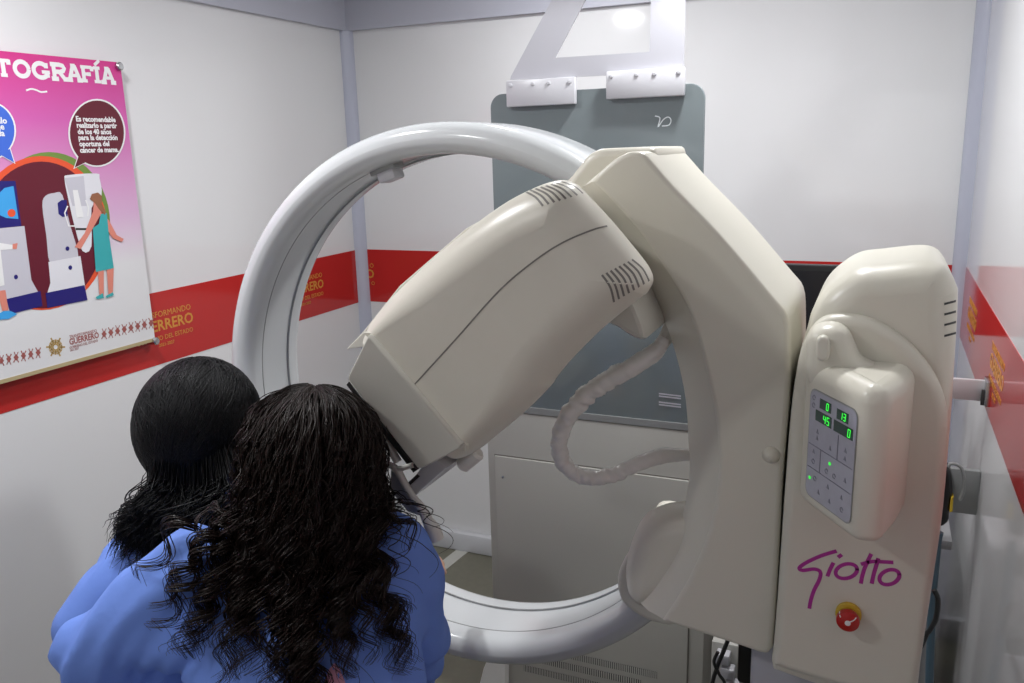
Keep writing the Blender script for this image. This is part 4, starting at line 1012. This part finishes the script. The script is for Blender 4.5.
gtF = bvh(gownF)
upF = u_((-.05, .25, 1)); hfF = u_(fF-upF*np.dot(fF, upF)); hrF = np.cross(hfF, upF); bkF = -hfF
rs = np.random.RandomState(11)
# lower lengths of the curls by azimuth (0 = middle of the back, + = right)
AZ = np.radians([-170, -110, -85, -60, -42, -25, -8, 8, 22, 38, 55, 75, 100, 170]); LN = np.array([.14, .15, .20, .22, .25, .26, .30, .34, .33, .26, .22, .20, .15, .14])
def lock_path(az, th0, rad, length, margin, spread=.2, bk=.08, m=76):
    pts = []; thl = np.linspace(th0, math.radians(100), 22)
    for t in thl:
        e_ = np.array([.092, .110, .115])*(1+(rad-1)*min(1, (t/1.0)**1.3))
        pts.append(hF+hrF*math.sin(az)*math.sin(t)*e_[0]+bkF*math.cos(az)*math.sin(t)*e_[1]+upF*math.cos(t)*e_[2])
    p = pts[-1].copy(); d = u_(pts[-1]-pts[-2]); n2 = m-22; st = length/n2
    for i in range(n2):
        d = u_(d*.75+.25*(-Z_*1.0+bkF*bk+hrF*(.04+math.sin(az)*spread))); p = p+d*st
        h = gtF.find_nearest(Vector(p), .12)
        if h[0] is not None:
            nn = np.array(h[1]); sd = np.dot(p-np.array(h[0]), nn)
            if sd < margin: p = p+nn*(margin-sd); d = u_(d-nn*min(0, np.dot(d, nn)))
        pts.append(p.copy())
    return np.array(pts)
SF = []
SIDE = [(-60, .62, .25), (-50, .50, .27), (-34, .30, .27), (40, .16, .26), (52, .30, .27), (62, .40, .29), (6, .1, .35), (18, .1, .345)]
for i in range(460):
    az = rs.uniform(-math.pi*.86, math.pi*.86); th0 = math.radians(abs(rs.normal(0, 30))+3); rad = rs.uniform(.98, 1.17)
    u0 = rs.rand(); big = u0 > .80; ln_ = np.interp(az, AZ, LN)*(rs.uniform(.72, 1.02) if big else rs.uniform(.32, .66)); P = lock_path(az, th0, rad, ln_, rs.uniform(.010, .028), rs.uniform(.03, .22) if big else .08)
    if i < 34:
        sa, ss, sl = SIDE[i % 8]; az = math.radians(sa)+rs.normal(0, .07); big = True
        P = lock_path(az, th0, rad, sl*rs.uniform(.75, 1.03), rs.uniform(.012, .024), ss*rs.uniform(.8, 1.15), .34)
    m = len(P); T = np.gradient(P, axis=0); T /= np.linalg.norm(T, axis=1)[:, None]; A = np.cross(T, hrF*math.cos(az)-bkF*math.sin(az)+.01); A /= np.linalg.norm(A, axis=1)[:, None]; Bn = np.cross(T, A)
    s_ = np.concatenate([[0], np.cumsum(np.linalg.norm(np.diff(P, axis=0), axis=1))]); wl_ = rs.uniform(.045, .075); ph0 = rs.uniform(0, 6.28)
    amp = np.interp(s_, [0, .06, .14, .25, .40], [0, .0015, .0050, .0115, .0150])*rs.uniform(.75, 1.3)
    ns = 12 if big else 5
    for k in range(ns):
        ph = ph0+rs.uniform(-.35, .35)+2*math.pi*s_/wl_*(1+.012*rs.randn()); o1, o2 = rs.normal(0, .0030 if big else .0022, 2); fl_ = np.interp(s_, [0, .1, .4], [.6, 1, 1.7])[:, None]
        SF.append(P+(amp*np.cos(ph))[:, None]*A+(amp*np.sin(ph))[:, None]*Bn+(o1*A+o2*Bn)*fl_)
for i in range(70):   # loose flyaway hairs
    az = rs.uniform(-2.4, 2.4); P = lock_path(az, math.radians(rs.uniform(5, 50)), rs.uniform(1.12, 1.25), np.interp(az, AZ, LN)*rs.uniform(.4, 1.05), .02); m = len(P)
    s_ = np.linspace(0, 1, m); ph = s_*rs.uniform(20, 45)+rs.uniform(0, 6); a_ = .004+.014*s_
    SF.append(P+(a_*np.cos(ph))[:, None]*hrF+(a_*np.sin(ph))[:, None]*bkF)
SF = np.array(SF)
for i in range(SF.shape[0]):           # keep the curls on the outside of the gown
    for j in range(22, SF.shape[1]):
        h = gtF.find_nearest(Vector(SF[i, j]), .09)
        if h[0] is not None:
            dv_ = np.array(Vector(SF[i, j])-h[0]); sd = np.dot(dv_, np.array(h[1])); need = .004+.012*((i*7) % 10)/10
            if sd < need: SF[i, j] += np.array(h[1])*(need-sd)
for _ in range(2): SF[:, 22:-1] = (SF[:, 21:-2]+2*SF[:, 22:-1]+SF[:, 23:])/4
capF = Blob(); capF.ell(hF+upF*.003, (hrF, bkF, upF), (.090, .106, .112), 30, 18); capF.cap(hF-upF*.05+bkF*.030, nF+bkF*.02+Z_*.05, .078, .035, 20)
strands('hair', SF, .00095, M['hair'], pr_, capF)
# pink shirt showing where the gown parts at the back
H = [hit(gtF, x, y) for x, y in ((322, 695), (325, 682), (329, 670), (334, 663), (339, 668), (344, 680), (349, 695))]
H = [h for h in H if h[0] is not None]
if len(H) > 4:
    c = [h[0]+h[1]*.0016 for h in H]; mesh('undershirt', c+[h[0]-h[1]*.004 for h in H], [tuple(range(len(c)))]+[(i, (i+1) % len(c), (i+1) % len(c)+len(c), i+len(c)) for i in range(len(c))], M['pink'], pr_)
# ---- rear woman (straight dark hair gathered low)
fB = u_((.30, .954, 0)); rB = u_(np.cross(fB, Z_))
hB = onD(199, 424, 1.55); nB = onD(192, 525, 1.54); pB = np.array([.80, -1.96, .80])
shLB, elLB = onD(148, 566, 1.50), onD(90, 624, 1.46); shRB = nB+rB*.15-Z_*.03+fB*.03; elRB = shRB+fB*.12+rB*.03-Z_*.19
wrLB = elLB+fB*.17+rB*.05-Z_*.03; wrRB = elRB+fB*.16+Z_*.02
ringsB = [(nB+Z_*.03, .055, .05), (nB+Z_*.004, .08, .06), (nB-Z_*.035, .13, .078), (nB+(pB-nB)*.22, .155, .092), (nB+(pB-nB)*.5, .160, .10), (nB+(pB-nB)*.78, .165, .105), (pB, .18, .118), (pB-Z_*.2, .195, .13), (np.array([pB[0], pB[1], .40]), .21, .15)]
pb_, bodyB, gownB, _, _ = person('person', 'woman in a blue gown with smooth black hair, leaning beside the poster wall', fB, hB, nB, pB, {'L': (shLB, elLB, wrLB), 'R': (shRB, elRB, wrRB)}, ringsB, .4, 8.7, head_up=(.05, .12, 1))
gtB = bvh(gownB)
upB = u_((.05, .12, 1)); hfB = u_(fB-upB*np.dot(fB, upB)); hrB = np.cross(hfB, upB); bkB = -hfB
EB = np.array([.100, .114, .122]); rs = np.random.RandomState(5)
def onh(d, k=1.0): return hB+(hrB*d[0]*EB[0]+bkB*d[1]*EB[1]+upB*d[2]*EB[2])*k
gdir = u_((-.30, .62, -.72)); G0 = onD(168, 487, 1.475)
SB = []
for i in range(3000):
    d0 = u_(rs.normal(0, 1, 3)); d0[2] = abs(d0[2])*.9 if rs.rand() < .8 else d0[2]; d0 = u_(d0+np.array([0, -.15, .25]))
    if d0[1] < -.75 and d0[2] < .35: continue
    loose = rs.rand() < .62
    g = onD(rs.uniform(156, 245), 489+rs.normal(0, 5), 1.455+rs.uniform(0, .06)) if loose else G0+rs.normal(0, .012, 3)
    q = g-hB; gd = u_((np.dot(q, hrB)/EB[0], np.dot(q, bkB)/EB[1], np.dot(q, upB)/EB[2])); gd = u_(gd+np.array([0, 0, .25]))
    k = rs.uniform(.985, 1.035); P = []; om = math.acos(np.clip(np.dot(d0, gd), -.98, .98))
    for t in np.linspace(0, 1, 22): P.append(onh((math.sin((1-t)*om)*d0+math.sin(t*om)*gd)/(math.sin(om)+1e-6), k))
    tail_e = onD(rs.uniform(135, 255), rs.uniform(540, 580), 1.46)+rs.normal(0, .012, 3) if loose else onD(rs.uniform(114, 165), rs.uniform(522, 558), 1.45)+rs.normal(0, .008, 3)
    p0 = P[-1]; P.append(p0*.5+g*.5)
    ph = rs.uniform(0, 6.28); fq = rs.uniform(7, 11)
    for t in np.linspace(0, 1, 15): P.append(g+(tail_e-g)*t+(hrB*math.cos(ph+fq*t)+bkB*math.sin(ph+fq*t))*.010*math.sin(math.pi*min(1, t*1.1))+bkB*.02*math.sin(math.pi*t))
    SB.append(P)
SB = np.array(SB)
for i in range(SB.shape[0]):
    for j in range(24, SB.shape[1]):
        h = gtB.find_nearest(Vector(SB[i, j]), .09)
        if h[0] is not None:
            sd = np.dot(np.array(Vector(SB[i, j])-h[0]), np.array(h[1])); need = .003+.012*((i*7) % 10)/10
            if sd < need: SB[i, j] += np.array(h[1])*(need-sd)
capB = Blob(); capB.ell(hB+upB*.002, (hrB, bkB, upB), EB*.975, 30, 18); capB.cap(hB-upB*.06+bkB*.03, nB+bkB*.03+Z_*.02, .062, .05, 20)
strands('hair', SB, .0010, M['hairb'], pb_, capB)
